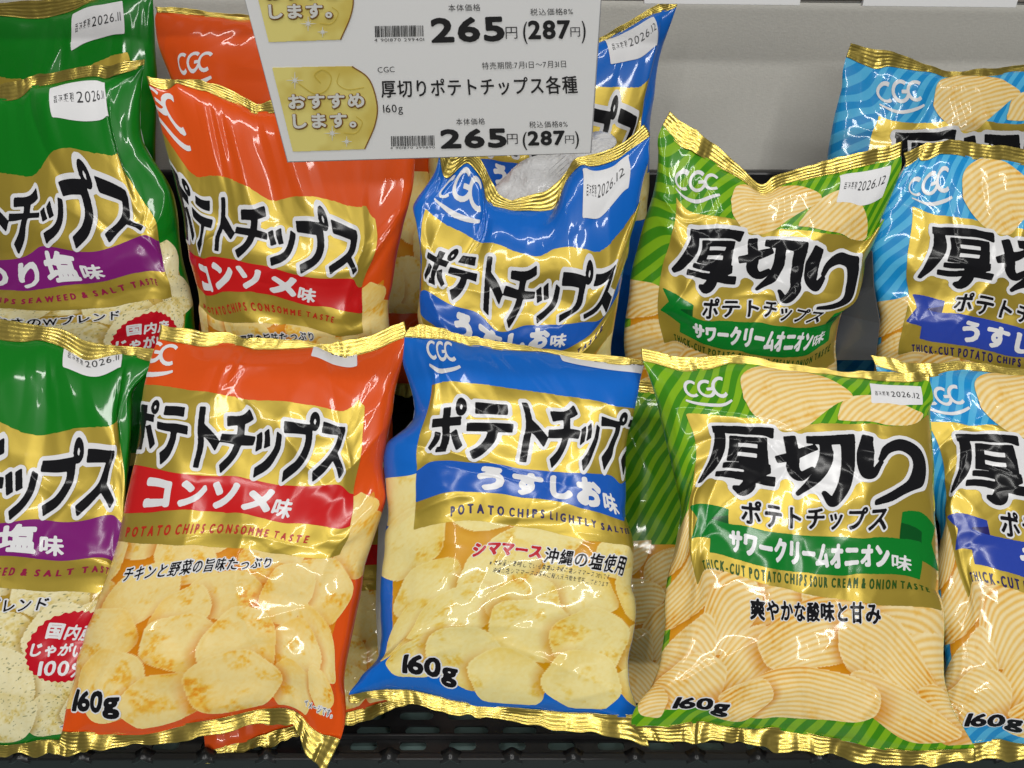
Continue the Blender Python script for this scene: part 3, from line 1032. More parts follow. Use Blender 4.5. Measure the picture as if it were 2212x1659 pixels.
b = Bag('chip_bag', [
    (44, 330, 705, 372), (70, 330, 880, 388), (100, 330, 1010, 402), (130, 330, 1150, 458), (160, 330, 1265, 500), (200, 330, 1500, 450), (262, 330, 2010, 440),
    (44, 316, 712, 400), (70, 316, 850, 404), (100, 316, 1000, 440), (130, 316, 1150, 505), (160, 316, 1260, 550), (200, 316, 1500, 500), (262, 316, 2010, 500),
    (44, 290, 772, 590), (44, 260, 845, 850), (44, 220, 910, 1180), (44, 195, 925, 1300), (44, 165, 960, 1480), (44, 145, 975, 1600),
    (262, 290, 2005, 740), (262, 240, 1955, 1050), (262, 205, 1902, 1290), (262, 170, 1875, 1480), (262, 145, 1880, 1600),
    (88, 273, 1035, 955), (88, 220, 1012, 1215), (214, 273, 1722, 1085), (214, 220, 1712, 1325), (138, 273, 1290, 1005), (138, 220, 1270, 1265),
    (236, 280, 1802, 1000), (236, 219, 1750, 1365), (236, 189, 1748, 1505), (60, 284, 905, 840), (140, 283, 1290, 940),
    (46, 191, 955, 1390), (179, 194, 1505, 1455), (62, 302, 905, 640), (181, 138, 1512, 1640),
    (44, 0, 1080, 2300), (262, 0, 1900, 2300), (150, 0, 1500, 2300)],
    R1, (44, 262), .69, (600, 450), LEAN_S, 'orange chip bag with a red band, second row, its upper right under the price card', 'chip bag', GC, M_ORANGE, seed=22, vmin=80)
dress_usual(b, 'cons')

b = Bag('chip_bag', [
    (0, 330, 985, 690), (45, 330, 1120, 735), (75, 330, 1225, 900), (105, 330, 1310, 968), (125, 330, 1420, 932), (145, 330, 1530, 878), (165, 330, 1590, 800),
    (190, 330, 1690, 745), (210, 330, 1850, 685), (232, 330, 1945, 598),
    (0, 317, 965, 740), (45, 317, 1100, 770), (75, 317, 1180, 950), (105, 317, 1290, 1003), (125, 317, 1400, 1008), (145, 317, 1515, 1008), (165, 317, 1560, 885), (190, 317, 1680, 800),
    (210, 317, 1830, 762), (232, 317, 1980, 650),
    (0, 300, 930, 850), (0, 285, 848, 960), (0, 250, 868, 1090), (0, 200, 868, 1400), (0, 160, 862, 1580),
    (232, 300, 1972, 770), (232, 270, 1932, 950), (232, 238, 1882, 1140), (232, 210, 1852, 1270), (232, 180, 1822, 1450), (232, 155, 1800, 1600),
    (24, 284, 893, 1005), (101, 280, 1235, 1190), (152, 280, 1500, 1200), (226, 280, 1862, 1112),
    (36, 273, 925, 1160), (36, 220, 890, 1375), (88, 273, 1165, 1235), (88, 220, 1140, 1480), (138, 273, 1440, 1290), (138, 220, 1400, 1545),
    (189, 273, 1700, 1285), (189, 220, 1655, 1540), (212, 273, 1805, 1262), (24, 220, 872, 1395), (24, 191, 872, 1505), (104, 219, 1225, 1580), (212, 219, 1765, 1500),
    (69, 205, 1040, 1560), (182, 205, 1600, 1610), (62, 300, 1165, 1035), (26, 312, 985, 905),
    (178, 311, 1662, 812), (222, 311, 1842, 770), (222, 291, 1852, 900),
    (0, 0, 950, 2400), (232, 0, 1780, 2400), (116, 0, 1350, 2420)],
    R2, (0, 232), .68, (1150, 450), LEAN_S, 'blue chip bag in the second row, its top caved in to a deep notch', 'chip bag', GS, M_BLUE, seed=23, vmin=80, reg=.003)
dress_usual(b, 'salt')
sticker(b, '2026.12', 178, 291)
S3 = b

b = Bag('chip_bag', [
    (0, 330, 226, 514), (35, 330, 350, 600), (70, 330, 480, 697), (95, 330, 585, 800), (112, 330, 655, 855), (124, 330, 700, 815), (180, 330, 1000, 735), (236, 330, 1305, 655),
    (0, 317, 190, 580), (35, 317, 325, 680), (70, 317, 465, 770), (95, 317, 585, 840), (112, 317, 655, 892), (124, 317, 710, 872), (180, 317, 1000, 800), (236, 317, 1300, 722),
    (0, 290, 175, 700), (0, 230, 130, 980), (0, 200, 62, 1225), (0, 170, 38, 1390), (0, 140, 15, 1560),
    (236, 290, 1270, 860), (236, 270, 1225, 1000), (236, 245, 1170, 1115), (236, 220, 1130, 1210), (236, 185, 1082, 1330), (236, 160, 1025, 1440), (236, 135, 1000, 1560),
    (27, 276, 262, 915), (38, 262, 300, 1045), (38, 195, 240, 1305), (130, 262, 690, 1090), (130, 195, 680, 1365), (222, 262, 1120, 1140), (222, 195, 1085, 1390),
    (66, 290, 440, 890), (32, 306, 268, 790), (233, 274, 1158, 1095), (76, 191, 385, 1375), (194, 174, 905, 1485), (66, 168, 340, 1490), (201, 148, 885, 1600),
    (42, 137, 250, 1560), (27, 133, 205, 1590), (122, 290, 720, 950), (182, 308, 1030, 815), (226, 290, 1210, 900),
    (0, 0, 0, 2400), (236, 0, 1050, 2400), (118, 0, 520, 2420)],
    R3, (0, 236), .73, (1650, 450), LEAN_S, 'green striped chip bag in the second row with a V dip in its top seal', 'chip bag', GT, M_LIME, seed=24, vmin=60)
dress_thick(b, 'sour')
sticker(b, '2026.12', 180, 290)

b = Bag('chip_bag', [
    (0, 330, 1308, 700), (25, 330, 1395, 668), (60, 330, 1480, 652), (150, 330, 1862, 685), (236, 330, 2300, 760),
    (0, 317, 1312, 765), (25, 317, 1385, 718), (60, 317, 1480, 706), (150, 317, 1862, 760), (236, 317, 2300, 830),
    (0, 300, 1255, 870), (0, 270, 1200, 1010), (0, 240, 1158, 1150), (0, 210, 1165, 1300), (0, 170, 1195, 1490), (0, 140, 1178, 1640),
    (236, 200, 2380, 1300), (236, 135, 2350, 1640), (27, 276, 1350, 955), (38, 262, 1412, 1045), (38, 195, 1378, 1330), (100, 262, 1712, 1075), (100, 195, 1692, 1345),
    (222, 262, 2300, 1140), (222, 195, 2300, 1400), (32, 306, 1345, 835), (66, 290, 1510, 905), (30, 188, 1345, 1370), (52, 166, 1400, 1480), (42, 137, 1345, 1612),
    (122, 290, 1750, 915), (0, 0, 1150, 2400), (236, 0, 2350, 2450), (118, 0, 1750, 2420)],
    R3, (0, 236), .74, (2100, 450), LEAN_S, 'light blue striped chip bag in the second row, between two others of its colour', 'chip bag', GY, M_CYAN, seed=25, vmin=60)
dress_thick(b, 'salt')
S5 = b

# ------------------------------------------------------------------ third row
b = Bag('chip_bag', [
    (95, 330, -80, 20), (130, 330, 140, 0), (190, 330, 420, -20), (262, 330, 720, -80), (95, 316, -80, 75), (130, 316, 150, 92), (190, 316, 420, 18), (262, 316, 735, -30),
    (262, 290, 748, 200), (262, 262, 756, 480), (178, 312, 352, 68), (222, 292, 592, 150), (95, 262, -60, 560), (95, 0, 0, 2100), (262, 0, 780, 2100), (180, 0, 400, 2100), (178, 262, 330, 540)],
    R1, (95, 262), .82, (200, 100), LEAN_T, 'green chip bag at the back of the pile, showing little but its date sticker', 'chip bag', GN, M_GREEN, seed=31, vmin=200)
dress_usual(b, 'nori')
sticker(b, '2026.11', 178, 291)

b = Bag('chip_bag', [
    (0, 330, 748, 30), (35, 330, 960, 50), (70, 330, 1200, 72), (160, 330, 1700, 90), (250, 330, 2200, 80),
    (0, 317, 750, 56), (35, 317, 970, 74), (70, 317, 1200, 96), (160, 317, 1700, 112), (250, 317, 2200, 105),
    (26, 279, 860, 258), (62, 263, 1010, 348), (0, 284, 768, 225), (250, 270, 2120, 330), (0, 262, 835, 400),
    (0, 205, 900, 900), (125, 205, 1500, 900), (250, 205, 2085, 900), (0, 0, 960, 1900), (250, 0, 2050, 1900), (125, 0, 1500, 1900)],
    R1, (0, 250), .80, (450, 100), LEAN_T, 'orange chip bag at the back, only its plain top and white logo showing', 'chip bag', GC, M_ORANGE, seed=32, vmin=100)
dress_usual(b, 'cons', bare=(44, 271))

b = Bag('chip_bag', [
    (0, 330, 800, -90), (200, 330, 1750, -110), (0, 317, 800, -60), (200, 317, 1750, -80), (0, 284, 830, 130), (200, 284, 1750, 130), (0, 0, 900, 1500), (200, 0, 1700, 1500)],
    R1, (0, 200), .885, (450, 60), 6, 'orange chip bag farthest back, a sliver of plain film above another orange top', 'chip bag', GC, M_ORANGE, thick=.02, seed=35, vmin=290, step=3.0)

b = Bag('chip_bag', [
    (0, 330, 1000, 230), (100, 330, 1380, 235), (180, 330, 1730, 190), (262, 330, 2112, 2), (0, 317, 1000, 260), (100, 317, 1380, 262), (180, 317, 1735, 205), (262, 317, 2108, 28),
    (262, 300, 2055, 170), (262, 260, 2000, 450), (262, 230, 1975, 620), (214, 273, 1925, 530), (214, 220, 1888, 760), (236, 282, 1958, 395), (24, 284, 1030, 430),
    (24, 220, 1010, 740), (69, 207, 1225, 815), (24, 191, 1000, 860), (178, 311, 1760, 195), (222, 311, 1990, 85), (222, 292, 2010, 195),
    (0, 0, 1000, 2000), (262, 0, 1900, 2000), (130, 0, 1450, 2000), (138, 246, 1500, 650)],
    R2, (0, 262), .80, (1200, 150), LEAN_T, 'blue chip bag at the back, mostly hidden behind the price card', 'chip bag', GS, M_BLUE, seed=33, vmin=150)
dress_usual(b, 'salt')
sticker(b, '2026.12', 178, 291)

b = Bag('chip_bag', [
    (0, 330, 1062, 200), (40, 330, 1250, 240), (75, 330, 1420, 308), (110, 330, 1560, 330), (170, 330, 1862, 300), (236, 330, 2250, 290),
    (0, 317, 1042, 262), (40, 317, 1230, 300), (75, 317, 1420, 332), (110, 317, 1560, 350), (170, 317, 1862, 330), (236, 317, 2250, 330),
    (0, 270, 1000, 480), (0, 225, 955, 720), (27, 276, 1190, 535), (38, 262, 1235, 610), (100, 262, 1545, 605), (160, 262, 1820, 615), (38, 195, 1200, 900),
    (32, 306, 1195, 400), (66, 290, 1378, 480), (122, 290, 1650, 450), (236, 250, 2250, 700), (0, 0, 950, 2000), (236, 0, 2250, 2000), (118, 0, 1600, 2000)],
    R3, (0, 236), .82, (2050, 250), LEAN_T, 'light blue striped chip bag at the back, standing against the pale wall', 'chip bag', GY, M_CYAN, seed=34, vmin=160)
dress_thick(b, 'salt')

# ------------------------------------------------------------------ bags lying under the front row
b = Bag('chip_bag', [
    (0, 330, -480, 560), (262, 330, 330, 520), (0, 317, -480, 600), (262, 317, 330, 560), (0, 13, -420, 1600), (130, 13, 0, 1478), (200, 13, 220, 1425), (262, 13, 430, 1360),
    (0, 0, -420, 1650), (130, 0, 0, 1528), (200, 0, 220, 1460), (262, 0, 430, 1395), (0, 160, -480, 1050), (262, 160, 340, 980)],
    R5, (0, 262), .71, (820, 1350), 52, 'orange chip bag lying underneath, only a strip showing between the orange and blue front bags', 'chip bag', GC, M_ORANGE, thick=.016, seed=41, step=2.0)
dress_usual(b, 'cons', lod=1.3)
b = Bag('chip_bag', [
    (0, 330, 1080, 250), (236, 330, 1800, 270), (0, 317, 1080, 282), (236, 317, 1800, 302), (0, 13, 1050, 1510), (236, 13, 1800, 1560),
    (0, 0, 1050, 1560), (120, 0, 1420, 1580), (236, 0, 1800, 1610), (0, 186, 1075, 850), (236, 186, 1800, 880), (120, 160, 1430, 960)],
    R5, (0, 236), .72, (1420, 1300), 32, 'green striped chip bag lying underneath in shadow, right of the blue front bag', 'chip bag', GT, M_LIME, thick=.016, seed=42, step=2.0)
dress_thick(b, 'sour', bare=True)



def tag(o, label=None, cat=None, group=None, kind=None):
    for k, v in (('label', label), ('category', cat), ('group', group), ('kind', kind)):
        if v:
            o[k] = v
    return o


# ------------------------------------------------------------------ folds of film that show beside a bag
M_LABEL = mat('white_card', (0.76, 0.76, 0.77), 0.45)
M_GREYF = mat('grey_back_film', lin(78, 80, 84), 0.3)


class Sheet:
    """flat or folded piece placed by the photograph's picture points on its own plane in the scene"""
    def __init__(self, q, n):
        self.q, self.n = np.array(q, float), np.array(n, float)
        if ((CAM - self.q) @ self.n) < 0:
            self.n = -self.n

    def put(self, px, lift=0.0):
        return plane_hit(px, self.q, self.n) + self.n * lift

    def decal(self, name, ink, material, lift, cell, parent, conv=lambda p: p, grow=0.0, colour=None, shift=(0, 0)):
        x0, y0, f = ink.field(cell, grow, shift)
        r = contour(x0, y0, cell, f)
        p, idx, cnt = r
        P = self.put(conv(p), lift)
        c2 = colour(p) if colour else None
        st = np.zeros(len(cnt), int); st[1:] = np.cumsum(cnt)[:-1]
        a, b2, c = P[idx[st]], P[idx[st + 1]], P[idx[st + 2]]
        if (np.cross(b2 - a, c - a) @ self.n).sum() < 0:      # keep every face turned to the reader
            off = np.arange(len(idx)) - np.repeat(st, cnt)
            idx = idx[np.repeat(st, cnt) + np.repeat(cnt, cnt) - 1 - off]
        return new_mesh(name, P, idx, cnt, material, parent, normals=np.repeat(self.n[None], len(P), 0), colour=c2)


def fold(name, bag, conv, pts, tris, material, thick=.0012, soft=0):
    """creased flap: picture points with a depth each"""
    V = np.array([at(*conv(x, y), d) for (x, y, d) in pts])
    F3 = np.array(tris)
    o = new_mesh(name, V, F3.ravel(), np.full(len(F3), 3), material, bag, smooth=bool(soft))
    if soft:
        m = o.modifiers.new('soften', 'SUBSURF'); m.levels = m.render_levels = soft; m.boundary_smooth = 'PRESERVE_CORNERS'
    m = o.modifiers.new('film', 'SOLIDIFY'); m.thickness = thick
    return o


fold('back_panel', S3.root, R2,
     [(1165, 960, .712), (1285, 1010, .704), (1425, 945, .700), (1535, 885, .700), (1640, 770, .702), (1850, 700, .706), (1790, 645, .722), (1700, 615, .730),
      (1560, 730, .728), (1360, 752, .716), (1285, 850, .724), (1475, 930, .700)],
     [(0, 1, 10), (1, 11, 10), (10, 11, 9), (1, 2, 11), (11, 3, 8), (9, 11, 8), (3, 4, 8), (4, 5, 7), (5, 6, 7), (4, 7, 8)], mat('silver_back_film', lin(212, 212, 214), 0.22, coat=.5, bump=(55, 1.0, 0.010)), soft=2)
_sh = Sheet(at(*R2(1540, 780), .703), (CAM - at(*R2(1540, 780), .71)) / np.linalg.norm(CAM - at(*R2(1540, 780), .71)))
_t = Ink()
for k in range(5):
    q = text('ください開封後はお早めに', 0, 0, 13, 110 - 9 * k)
    a = math.radians(-42)
    q = q.warp(lambda p, k=k: np.c_[1482 + 17 * k + p[:, 0] * math.cos(a) + p[:, 1] * math.sin(a) * -1, 830 + 9 * k + p[:, 0] * math.sin(a) - p[:, 1] * math.cos(a)])
    _t.add(q)
_sh.decal('back_lettering', _t, M_SMALL, 0.007, 0.9, S3.root, grow=.5, conv=lambda p: np.c_[518.5 + .448 * p[:, 0], .448 * p[:, 1]])
fold('side_fold', S5.root, R3,
     [(1128, 1120, .75), (1165, 1160, .745), (1172, 1320, .745), (1200, 1490, .745), (1178, 1660, .745), (985, 1660, .775), (1020, 1450, .775), (1080, 1330, .77)],
     [(0, 1, 7), (1, 2, 7), (2, 3, 6), (2, 6, 7), (3, 4, 5), (3, 5, 6)], M_GREYF)
fold('side_fold', F3.root, R5,
     [(262, 560, .645), (238, 640, .652), (214, 760, .655), (208, 900, .655), (203, 1080, .655), (212, 1240, .655), (250, 1330, .65), (300, 1300, .638), (236, 1150, .638), (240, 950, .638), (262, 780, .638)],
     [(0, 1, 10), (1, 2, 10), (2, 3, 10), (3, 9, 10), (3, 4, 9), (4, 8, 9), (4, 5, 8), (5, 6, 7), (5, 7, 8)], M_BACK)

# ------------------------------------------------------------------ price card hanging from the shelf above
M_CARD = mat('price_card_paper', (0.93, 0.93, 0.94), 0.35)
M_INK = mat('card_black_ink', (0.02, 0.02, 0.022), 0.5)
M_INKG = mat('card_grey_ink', (0.09, 0.09, 0.095), 0.5)
M_LEAF = mat('card_gold_print', rough=0.4, attr='print_colour')
M_BRN = mat('card_brown_ink', lin(140, 96, 40), 0.5)
M_CREAM = mat('card_white_ink', (0.8, 0.8, 0.76), 0.5)
M_EDGE = mat('clear_sleeve', (0.42, 0.42, 0.44), 0.2)
bl, br = at(622, 350, .42), at(1275, 330, .42)
tl, tr = at(490.6, -150, .336), at(1307, -150, .336)
cn = np.cross(br - bl, (tl + tr) / 2 - (bl + br) / 2)
cn /= np.linalg.norm(cn)
card = Sheet((bl + br + tl + tr) / 4, cn)
root = bpy.data.objects.new('price_card', None)
COL.objects.link(root)
root.location = card.put(np.array([[900, -150]]))[0]
root.empty_display_size = .02
tag(root, 'white hanging price card with gold emblems, barcodes and two prices of 265 yen', 'price card')
bpy.context.view_layer.update()
poly = np.array([(622, 349), (1275, 330), (1307.5, -150), (490, -150)], float)


def slab(name, poly, m, l0, l1, parent):
    a, b2 = card.put(poly, l0), card.put(poly, l1)
    n = len(poly)
    V = np.vstack([a, b2])
    fl = [list(range(n)), list(range(2 * n - 1, n - 1, -1))]
    flat = sum(fl, []); cnt = [n, n]
    for i in range(n):
        j = (i + 1) % n
        flat += [j, i, i + n, j + n]; cnt.append(4)
    return new_mesh(name, V, flat, cnt, m, parent, smooth=False)


slab('card', poly, M_CARD, 0.0, -.0012, root)
slab('clear_sleeve', poly + np.array([(-2, 5), (3, 4), (3, 0), (-3, 0)]), M_EDGE, -.0014, -.0026, root)
C2 = lambda p: np.c_[518.5 + .448 * p[:, 0], .448 * p[:, 1]]


def ctext(name, s, x0, y0, x1, y1, h, m=None, grow=0.0, cell=1.7, lift=.0003, shift=(0, 0), parent=None, shear=0.0):
    """a line of lettering whose baseline runs between two points of the card (picture units of one close-up)"""
    L = math.hypot(x1 - x0, y1 - y0)
    k = text(s, 0, 0, h, L, shear=shear)
    ex = np.array([(x1 - x0) / L, (y1 - y0) / L]); ey = np.array([-0.12 * 0 + ex[1], -ex[0]])
    sl = -.09 + .0  # the card's own left edge leans
    k = k.warp(lambda p: np.array([x0, y0]) + p[:, :1] * ex + p[:, 1:2] * (ey + np.array([sl * (1 - (x0 / 1800)), 0])))
    return card.decal(name, k, m or M_INK, lift, cell, parent or root, conv=C2, grow=grow, shift=shift)


def barcode(x0, y0, x1, y1, h, digits, hd, cut=0):
    r = random.Random(int(digits[-4:]) if digits[-4:].isdigit() else 5)
    P = []
    x = 0.0
    while x < 1.0:
        w = r.choice([.008, .008, .014, .02])
        P.append(np.array([(x, 0), (min(x + w, 1), 0), (min(x + w, 1), 1), (x, 1)], float))
        x += w + r.choice([.009, .012, .02])
    W_ = np.array([x1 - x0, y1 - y0])
    k = Ink([np.array([x0, y0]) + p[:, :1] * W_ + p[:, 1:2] * np.array([-2, -h]) for p in P])
    card.decal('barcode', k, M_INK, .0003, .9, root, conv=C2)


def emblem(dy, s):
    f = lambda p: p * np.array([1.0, 1.0]) + np.array([dy * .22, dy])
    E_ = np.vstack([[(155, 325)], curve_pts([(540, 317), (620, 380), (660, 500), (650, 600), (600, 718)]), [(255, 730)]])
    if dy:
        E_ = f(E_)

    def colour(p):
        q = p - (np.array([dy * .22, dy]) if dy else 0)
        n = fbm(q[:, 0] / 160, q[:, 1] / 160, 9, 3)
        t = np.clip(.35 + (n - .5) * 1.6 + (q[:, 0] - 500) / 700, 0, 1)[:, None]
        return np.array(lin(246, 232, 140)) * (1 - t) + np.array(lin(206, 172, 40)) * t
    g = card.decal('gold_emblem', Ink([E_]), M_LEAF, .00025, 5.0, root, conv=C2, colour=colour)
    card.decal('emblem_edge', Ink([stroke(f(curve_pts([(540, 318), (622, 380), (661, 500), (651, 600), (601, 718)])) if dy else curve_pts([(540, 318), (622, 380), (661, 500), (651, 600), (601, 718)]), 6, False)]), M_BRN, .0004, 2.0, g, conv=C2)
    sw = [stroke(f(np.array(c, float)), w) for c, w in (
        ([(390, 400), (360, 360), (400, 335), (440, 370), (420, 430), (360, 450), (280, 400)], 5), ([(480, 350), (470, 400), (520, 430), (600, 420)], 4), ([(560, 560), (590, 590), (560, 640), (500, 640)], 4))]
    lm = mat('emblem_swirl', lin(214, 190, 80), 0.4)
    card.decal('emblem_swirl', Ink(sw), lm, .0004, 2.2, g, conv=C2)
    st = []
    for (x, y, r) in ((265, 385, 55), (445, 640, 48), (515, 680, 34)):
        for k in range(4):
            a = k * math.pi / 4
            R = r if k % 2 == 0 else r * .5
            d = np.array([math.cos(a), math.sin(a)])
            st.append(f(np.array([(x, y) - d * R, (x, y) + np.array([-d[1], d[0]]) * 3.4, (x, y) + d * R, (x, y) - np.array([-d[1], d[0]]) * 3.4])))
        st.append(f(ellipse(x, y, 7, 7, 16)))
    card.decal('emblem_sparkle', Ink(st), M_CREAM, .0005, 1.8, g, conv=C2)
    for (t, x0, y0, x1, y1, h) in (('おすすめ', 240, 520, 600, 512, 66), ('します。', 262, 614, 560, 608, 66)):
        p0, p1 = f(np.array([[x0, y0], [x1, y1]]))
        ctext('emblem_shadow', t, p0[0], p0[1], p1[0], p1[1], h, M_BRN, 7.5, 2.2, .0006, (2, 3), g)
        ctext('emblem_lettering', t, p0[0], p0[1], p1[0], p1[1], h, M_CREAM, 3.4, 2.2, .0008, (0, 0), g)


emblem(0, 1)
emblem(-528, 1)
ctext('small_lettering', 'CGC', 665, 349, 746, 346, 28, M_INKG, 0.3)
ctext('small_lettering', '特売期間:7月1日～7月31日', 1168, 334, 1572, 324, 33, M_INKG, .3, 1.4)
ctext('product_lettering', '厚切りポテトチップス各種', 684, 470, 1628, 448, 78, M_INK, 1.6)
ctext('small_lettering', '160g', 692, 542, 786, 539, 40, M_INK, .2, 1.4)
for (dx, dy, k) in ((0, 0, 0), (1, 1, 1)):
    if k == 0:
        ctext('small_lettering', '本体価格', 1005, 54, 1160, 51, 32, M_INKG, .3, 1.4)
        ctext('small_lettering', '税込価格8%', 1400, 74, 1606, 70, 32, M_INKG, .3, 1.4)
        ctext('price_lettering', '265', 930, 199, 1272, 190, 112, M_INK, 6.5)
        ctext('unit_lettering', '円', 1282, 186, 1338, 185, 58, M_INKG, .5)
        ctext('price_lettering', '(', 1366, 184, 1386, 184, 84, M_INK, .6)
        ctext('price_lettering', '287', 1394, 184, 1590, 181, 86, M_INK, 4.2)
        ctext('unit_lettering', '円', 1594, 176, 1640, 175, 46, M_INKG, .5)
        ctext('price_lettering', ')', 1648, 180, 1666, 180, 84, M_INK, .6)
        barcode(652, 178, 888, 174, 54, '299401', 0)
        ctext('barcode_digits', '4 901870 299401', 648, 200, 888, 196, 16, M_INKG, .3, 1.2)
    else:
        ctext('small_lettering', '本体価格', 1042, 602, 1182, 599, 30, M_INKG, .3, 1.4)
        ctext('small_lettering', '税込価格8%', 1395, 616, 1580, 612, 30, M_INKG, .3, 1.4)
        ctext('price_lettering', '265', 974, 710, 1282, 704, 86, M_INK, 6.0)
        ctext('unit_lettering', '円', 1288, 694, 1340, 693, 50, M_INKG, .5)
        ctext('price_lettering', '(', 1364, 700, 1384, 700, 68, M_INK, .6)
        ctext('price_lettering', '287', 1392, 697, 1564, 694, 66, M_INK, 4.0)
        ctext('unit_lettering', '円', 1568, 692, 1612, 691, 40, M_INKG, .5)
        ctext('price_lettering', ')', 1616, 695, 1634, 695, 66, M_INK, .6)
        barcode(730, 705, 940, 701, 50, '299890', 0)
        ctext('barcode_digits', '4 901870 299890', 724, 718, 940, 714, 11, M_INKG, .2, 1.2)

bpy.data.objects.remove(_to)

# ------------------------------------------------------------------ shelf fittings
WALL_Y = 0.95
M_WALL = mat('wall_paper', lin(206, 204, 196), 0.7, bump=(420, 0.35, 0.001))
M_RIM = mat('black_plastic', (0.014, 0.014, 0.015), 0.3, bump=(300, 0.1, 0.0005))
M_TEAL = mat('grey_green_steel', lin(124, 150, 147), 0.5, bump=(500, 0.06, 0.0004))
M_RAIL = mat('grey_rail', lin(150, 146, 142), 0.4)
_nt = M_WALL.node_tree
_tc2 = _nt.nodes.new('ShaderNodeTexCoord')
_mp = _nt.nodes.new('ShaderNodeMapping'); _mp.inputs['Scale'].default_value = (160, 1, 800)
_nz = _nt.nodes.new('ShaderNodeTexNoise'); _nz.inputs['Scale'].default_value = 1.0; _nz.inputs['Detail'].default_value = 4
_rp = _nt.nodes.new('ShaderNodeValToRGB')
_rp.color_ramp.elements[0].position = .3; _rp.color_ramp.elements[0].color = (*lin(194, 192, 185), 1)
_rp.color_ramp.elements[1].position = .7; _rp.color_ramp.elements[1].color = (*lin(204, 202, 195), 1)
_nt.links.new(_tc2.outputs['Object'], _mp.inputs[0]); _nt.links.new(_mp.outputs[0], _nz.inputs['Vector'])
_nt.links.new(_nz.outputs['Fac'], _rp.inputs[0]); _nt.links.new(_rp.outputs[0], _nt.nodes['Principled BSDF'].inputs['Base Color'])
tag(box_mesh('back_wall', [(-2.2, 2.2, WALL_Y, WALL_Y + .03, .3, 2.4)], M_WALL), kind='structure')

# upper shelf's price rail with white labels slipped into it
ra, rb = at(1340, 7, .62), at(2212, 16, .62)
rr = bpy.data.objects.new('shelf_price_rail', None)
COL.objects.link(rr)
rr.location = at(1106, -2, .62)
rr.empty_display_size = .02
tag(rr, 'grey rail along the edge of the shelf above, holding white labels', 'price rail')
bpy.context.view_layer.update()
dx = (rb - ra) / np.linalg.norm(rb - ra)


def rail_box(name, x0, x1, z0, z1, y0, y1, m, bev=.001):
    """box along the rail: x measured in metres from ra, z up from its lower edge"""
    V = []
    for z in (z0, z1):
        for (x, y) in ((x0, y0), (x1, y0), (x1, y1), (x0, y1)):
            V.append(ra + dx * x + np.array([0, y, z]))
    Fq = [(3, 2, 1, 0), (4, 5, 6, 7), (0, 1, 5, 4), (1, 2, 6, 5), (2, 3, 7, 6), (3, 0, 4, 7)]
    o = new_mesh(name, np.array(V), np.array(Fq).ravel(), np.full(6, 4), m, rr, smooth=False)
    mo = o.modifiers.new('edge', 'BEVEL'); mo.width = bev; mo.segments = 2
    return o


k = .62 / FPX
rail_box('rail', -.9, .7, .0015, .05, .002, .012, M_RAIL)
for i in range(4):
    rail_box('rail_groove', -.9, .7, .004 + .005 * i, .0058 + .005 * i, -.0005, .004, mat('dark_rail_groove', lin(120, 112, 106), .5), .0003)
for (x0, x1) in ((50, 385), (520, 850), (-620, -300)):
    rail_box('rail_label', x0 * k, x1 * k, 0, .04, -.003, .0015, M_LABEL, .0004)

M_ROD = mat('clear_hanger_rod', (0.5, 0.5, 0.52), 0.15)
p0 = card.put(np.array([[900, -146]]), -.003)[0]
p1 = np.array([p0[0], ra[1] + .001, ra[2] + .03])
rod = [(p0 + np.array([sx, 0, 0]) + np.array([0, 0, sz]), p1 + np.array([sx, 0, 0]) + np.array([0, 0, sz])) for sx, sz in ((-.004, -.0015), (.004, -.0015), (.004, .0015), (-.004, .0015))]
V = np.array([a for a, _ in rod] + [b2 for _, b2 in rod])
Fq = [(0, 1, 2, 3), (7, 6, 5, 4), (0, 4, 5, 1), (1, 5, 6, 2), (2, 6, 7, 3), (3, 7, 4, 0)]
new_mesh('hanger', V, np.array(Fq).ravel(), np.full(6, 4), M_ROD, root, smooth=False)
slab('card_clip', np.array([(850, -158), (950, -158), (950, -128), (850, -128)], float), M_ROD, .0016, -.0040, root)

# black basket with slotted floor, standing on the steel shelf
fr = at(1106, 1638, .672)
Z0, Y0 = fr[2], fr[1]
print('BASKET', fr)
rk = bpy.data.objects.new('basket', None)
COL.objects.link(rk)
rk.location = (0, Y0, Z0 - .02)
tag(rk, 'black plastic basket with a slotted floor holding all the chip bags', 'basket')
bpy.context.view_layer.update()


def rrect(cx, cy, w, h, r):
    P = []
    for (sx, sy, a0) in ((1, 1, 0), (-1, 1, 90), (-1, -1, 180), (1, -1, 270)):
        a = np.radians(np.linspace(a0, a0 + 90, 5))
        P.append(np.c_[cx + sx * (w / 2 - r) + r * np.cos(a), cy + sy * (h / 2 - r) + r * np.sin(a)])
    return np.vstack(P)


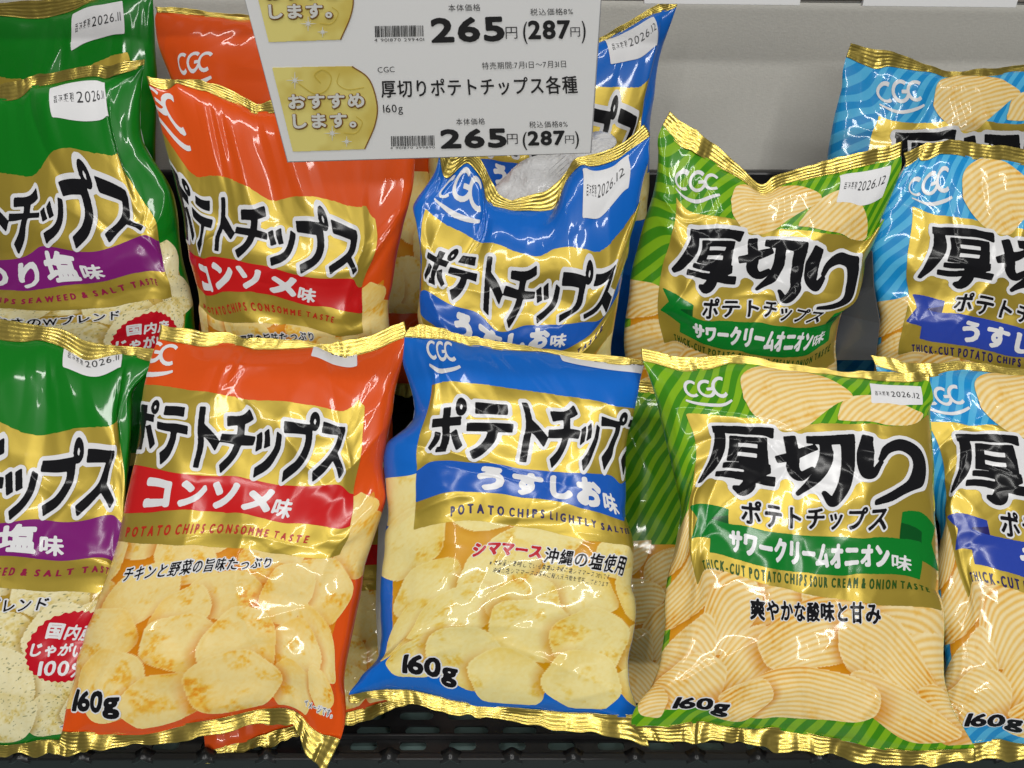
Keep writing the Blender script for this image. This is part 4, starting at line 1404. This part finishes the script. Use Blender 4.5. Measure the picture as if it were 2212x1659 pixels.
slots = []
for j in range(9):
    for i in range(-12, 13):
        slots.append(rrect(i * 44 + (7 if j % 2 else 0), 12 + j * 15, 24 if j % 3 == 0 else 31, 8.6, 3.6))
cell = 1.4
nx, ny = int(1100 / cell), int(150 / cell)
c3 = cell / 3
fl = fill(slots, -550 - c3, 0 - c3, c3, nx * 3, ny * 3)
f = 1 - fl.reshape(ny, 3, nx, 3).mean((1, 3))
f[0] = f[-1] = 0; f[:, 0] = f[:, -1] = 0
p, idx, cnt = contour(-550, 0, cell, f)
P = np.c_[p[:, 0] / 1000, Y0 + p[:, 1] / 1000, np.full(len(p), Z0)]
o = new_mesh('slotted_floor', P, idx, cnt, M_RIM, rk, smooth=False)
m = o.modifiers.new('thickness', 'SOLIDIFY'); m.thickness = .0025; m.offset = -1
box_mesh('floor_panel', [(-.55, .55, Y0 + .15, WALL_Y - .02, Z0 - .004, Z0)], M_RIM, rk)
# front lip, with small wave-shaped clips
box_mesh('front_lip', [(-.55, .55, Y0 - .004, Y0 + .0035, Z0 - .011, Z0 + .004)], M_RIM, rk, .0015)
for i in range(-10, 11):
    a = np.linspace(-1, 1, 9)
    w = np.cos(a * math.pi / 2) ** 2
    V, Q = [], []
    for k2, (yy, zz) in enumerate(((-.006, .002), (.004, .0045))):
        for q in range(9):
            V.append((i * .0535 + a[q] * .009, Y0 + yy, Z0 + zz + .006 * w[q]))
    for q in range(8):
        Q.append((q, q + 1, q + 10, q + 9))
    o = new_mesh('lip_clip', np.array(V), np.array(Q).ravel(), np.full(8, 4), M_RIM, rk)
    m = o.modifiers.new('thickness', 'SOLIDIFY'); m.thickness = .003
# ribs crossing the floor
for j in range(4):
    box_mesh('floor_rib', [(-.55, .55, Y0 + .0175 + j * .030, Y0 + .0205 + j * .030, Z0, Z0 + .006)], M_RIM, rk, .001)
bt = at(1500, 374, .93)
box_mesh('back_panel', [(-.75, .75, WALL_Y - .022, WALL_Y - .008, Z0, bt[2])], M_RIM, rk, .003)
for x in (-.55, .55):
    box_mesh('side_panel', [(x - .006, x + .006, Y0, WALL_Y - .025, Z0, Z0 + .08)], M_RIM, rk, .002)
sh = box_mesh('steel_shelf', [(-1.4, 1.4, Y0 - .25, WALL_Y, Z0 - .045, Z0 - .016)], M_TEAL, None, .002)
tag(sh, 'grey green painted steel shelf under the black basket', 'shelf')
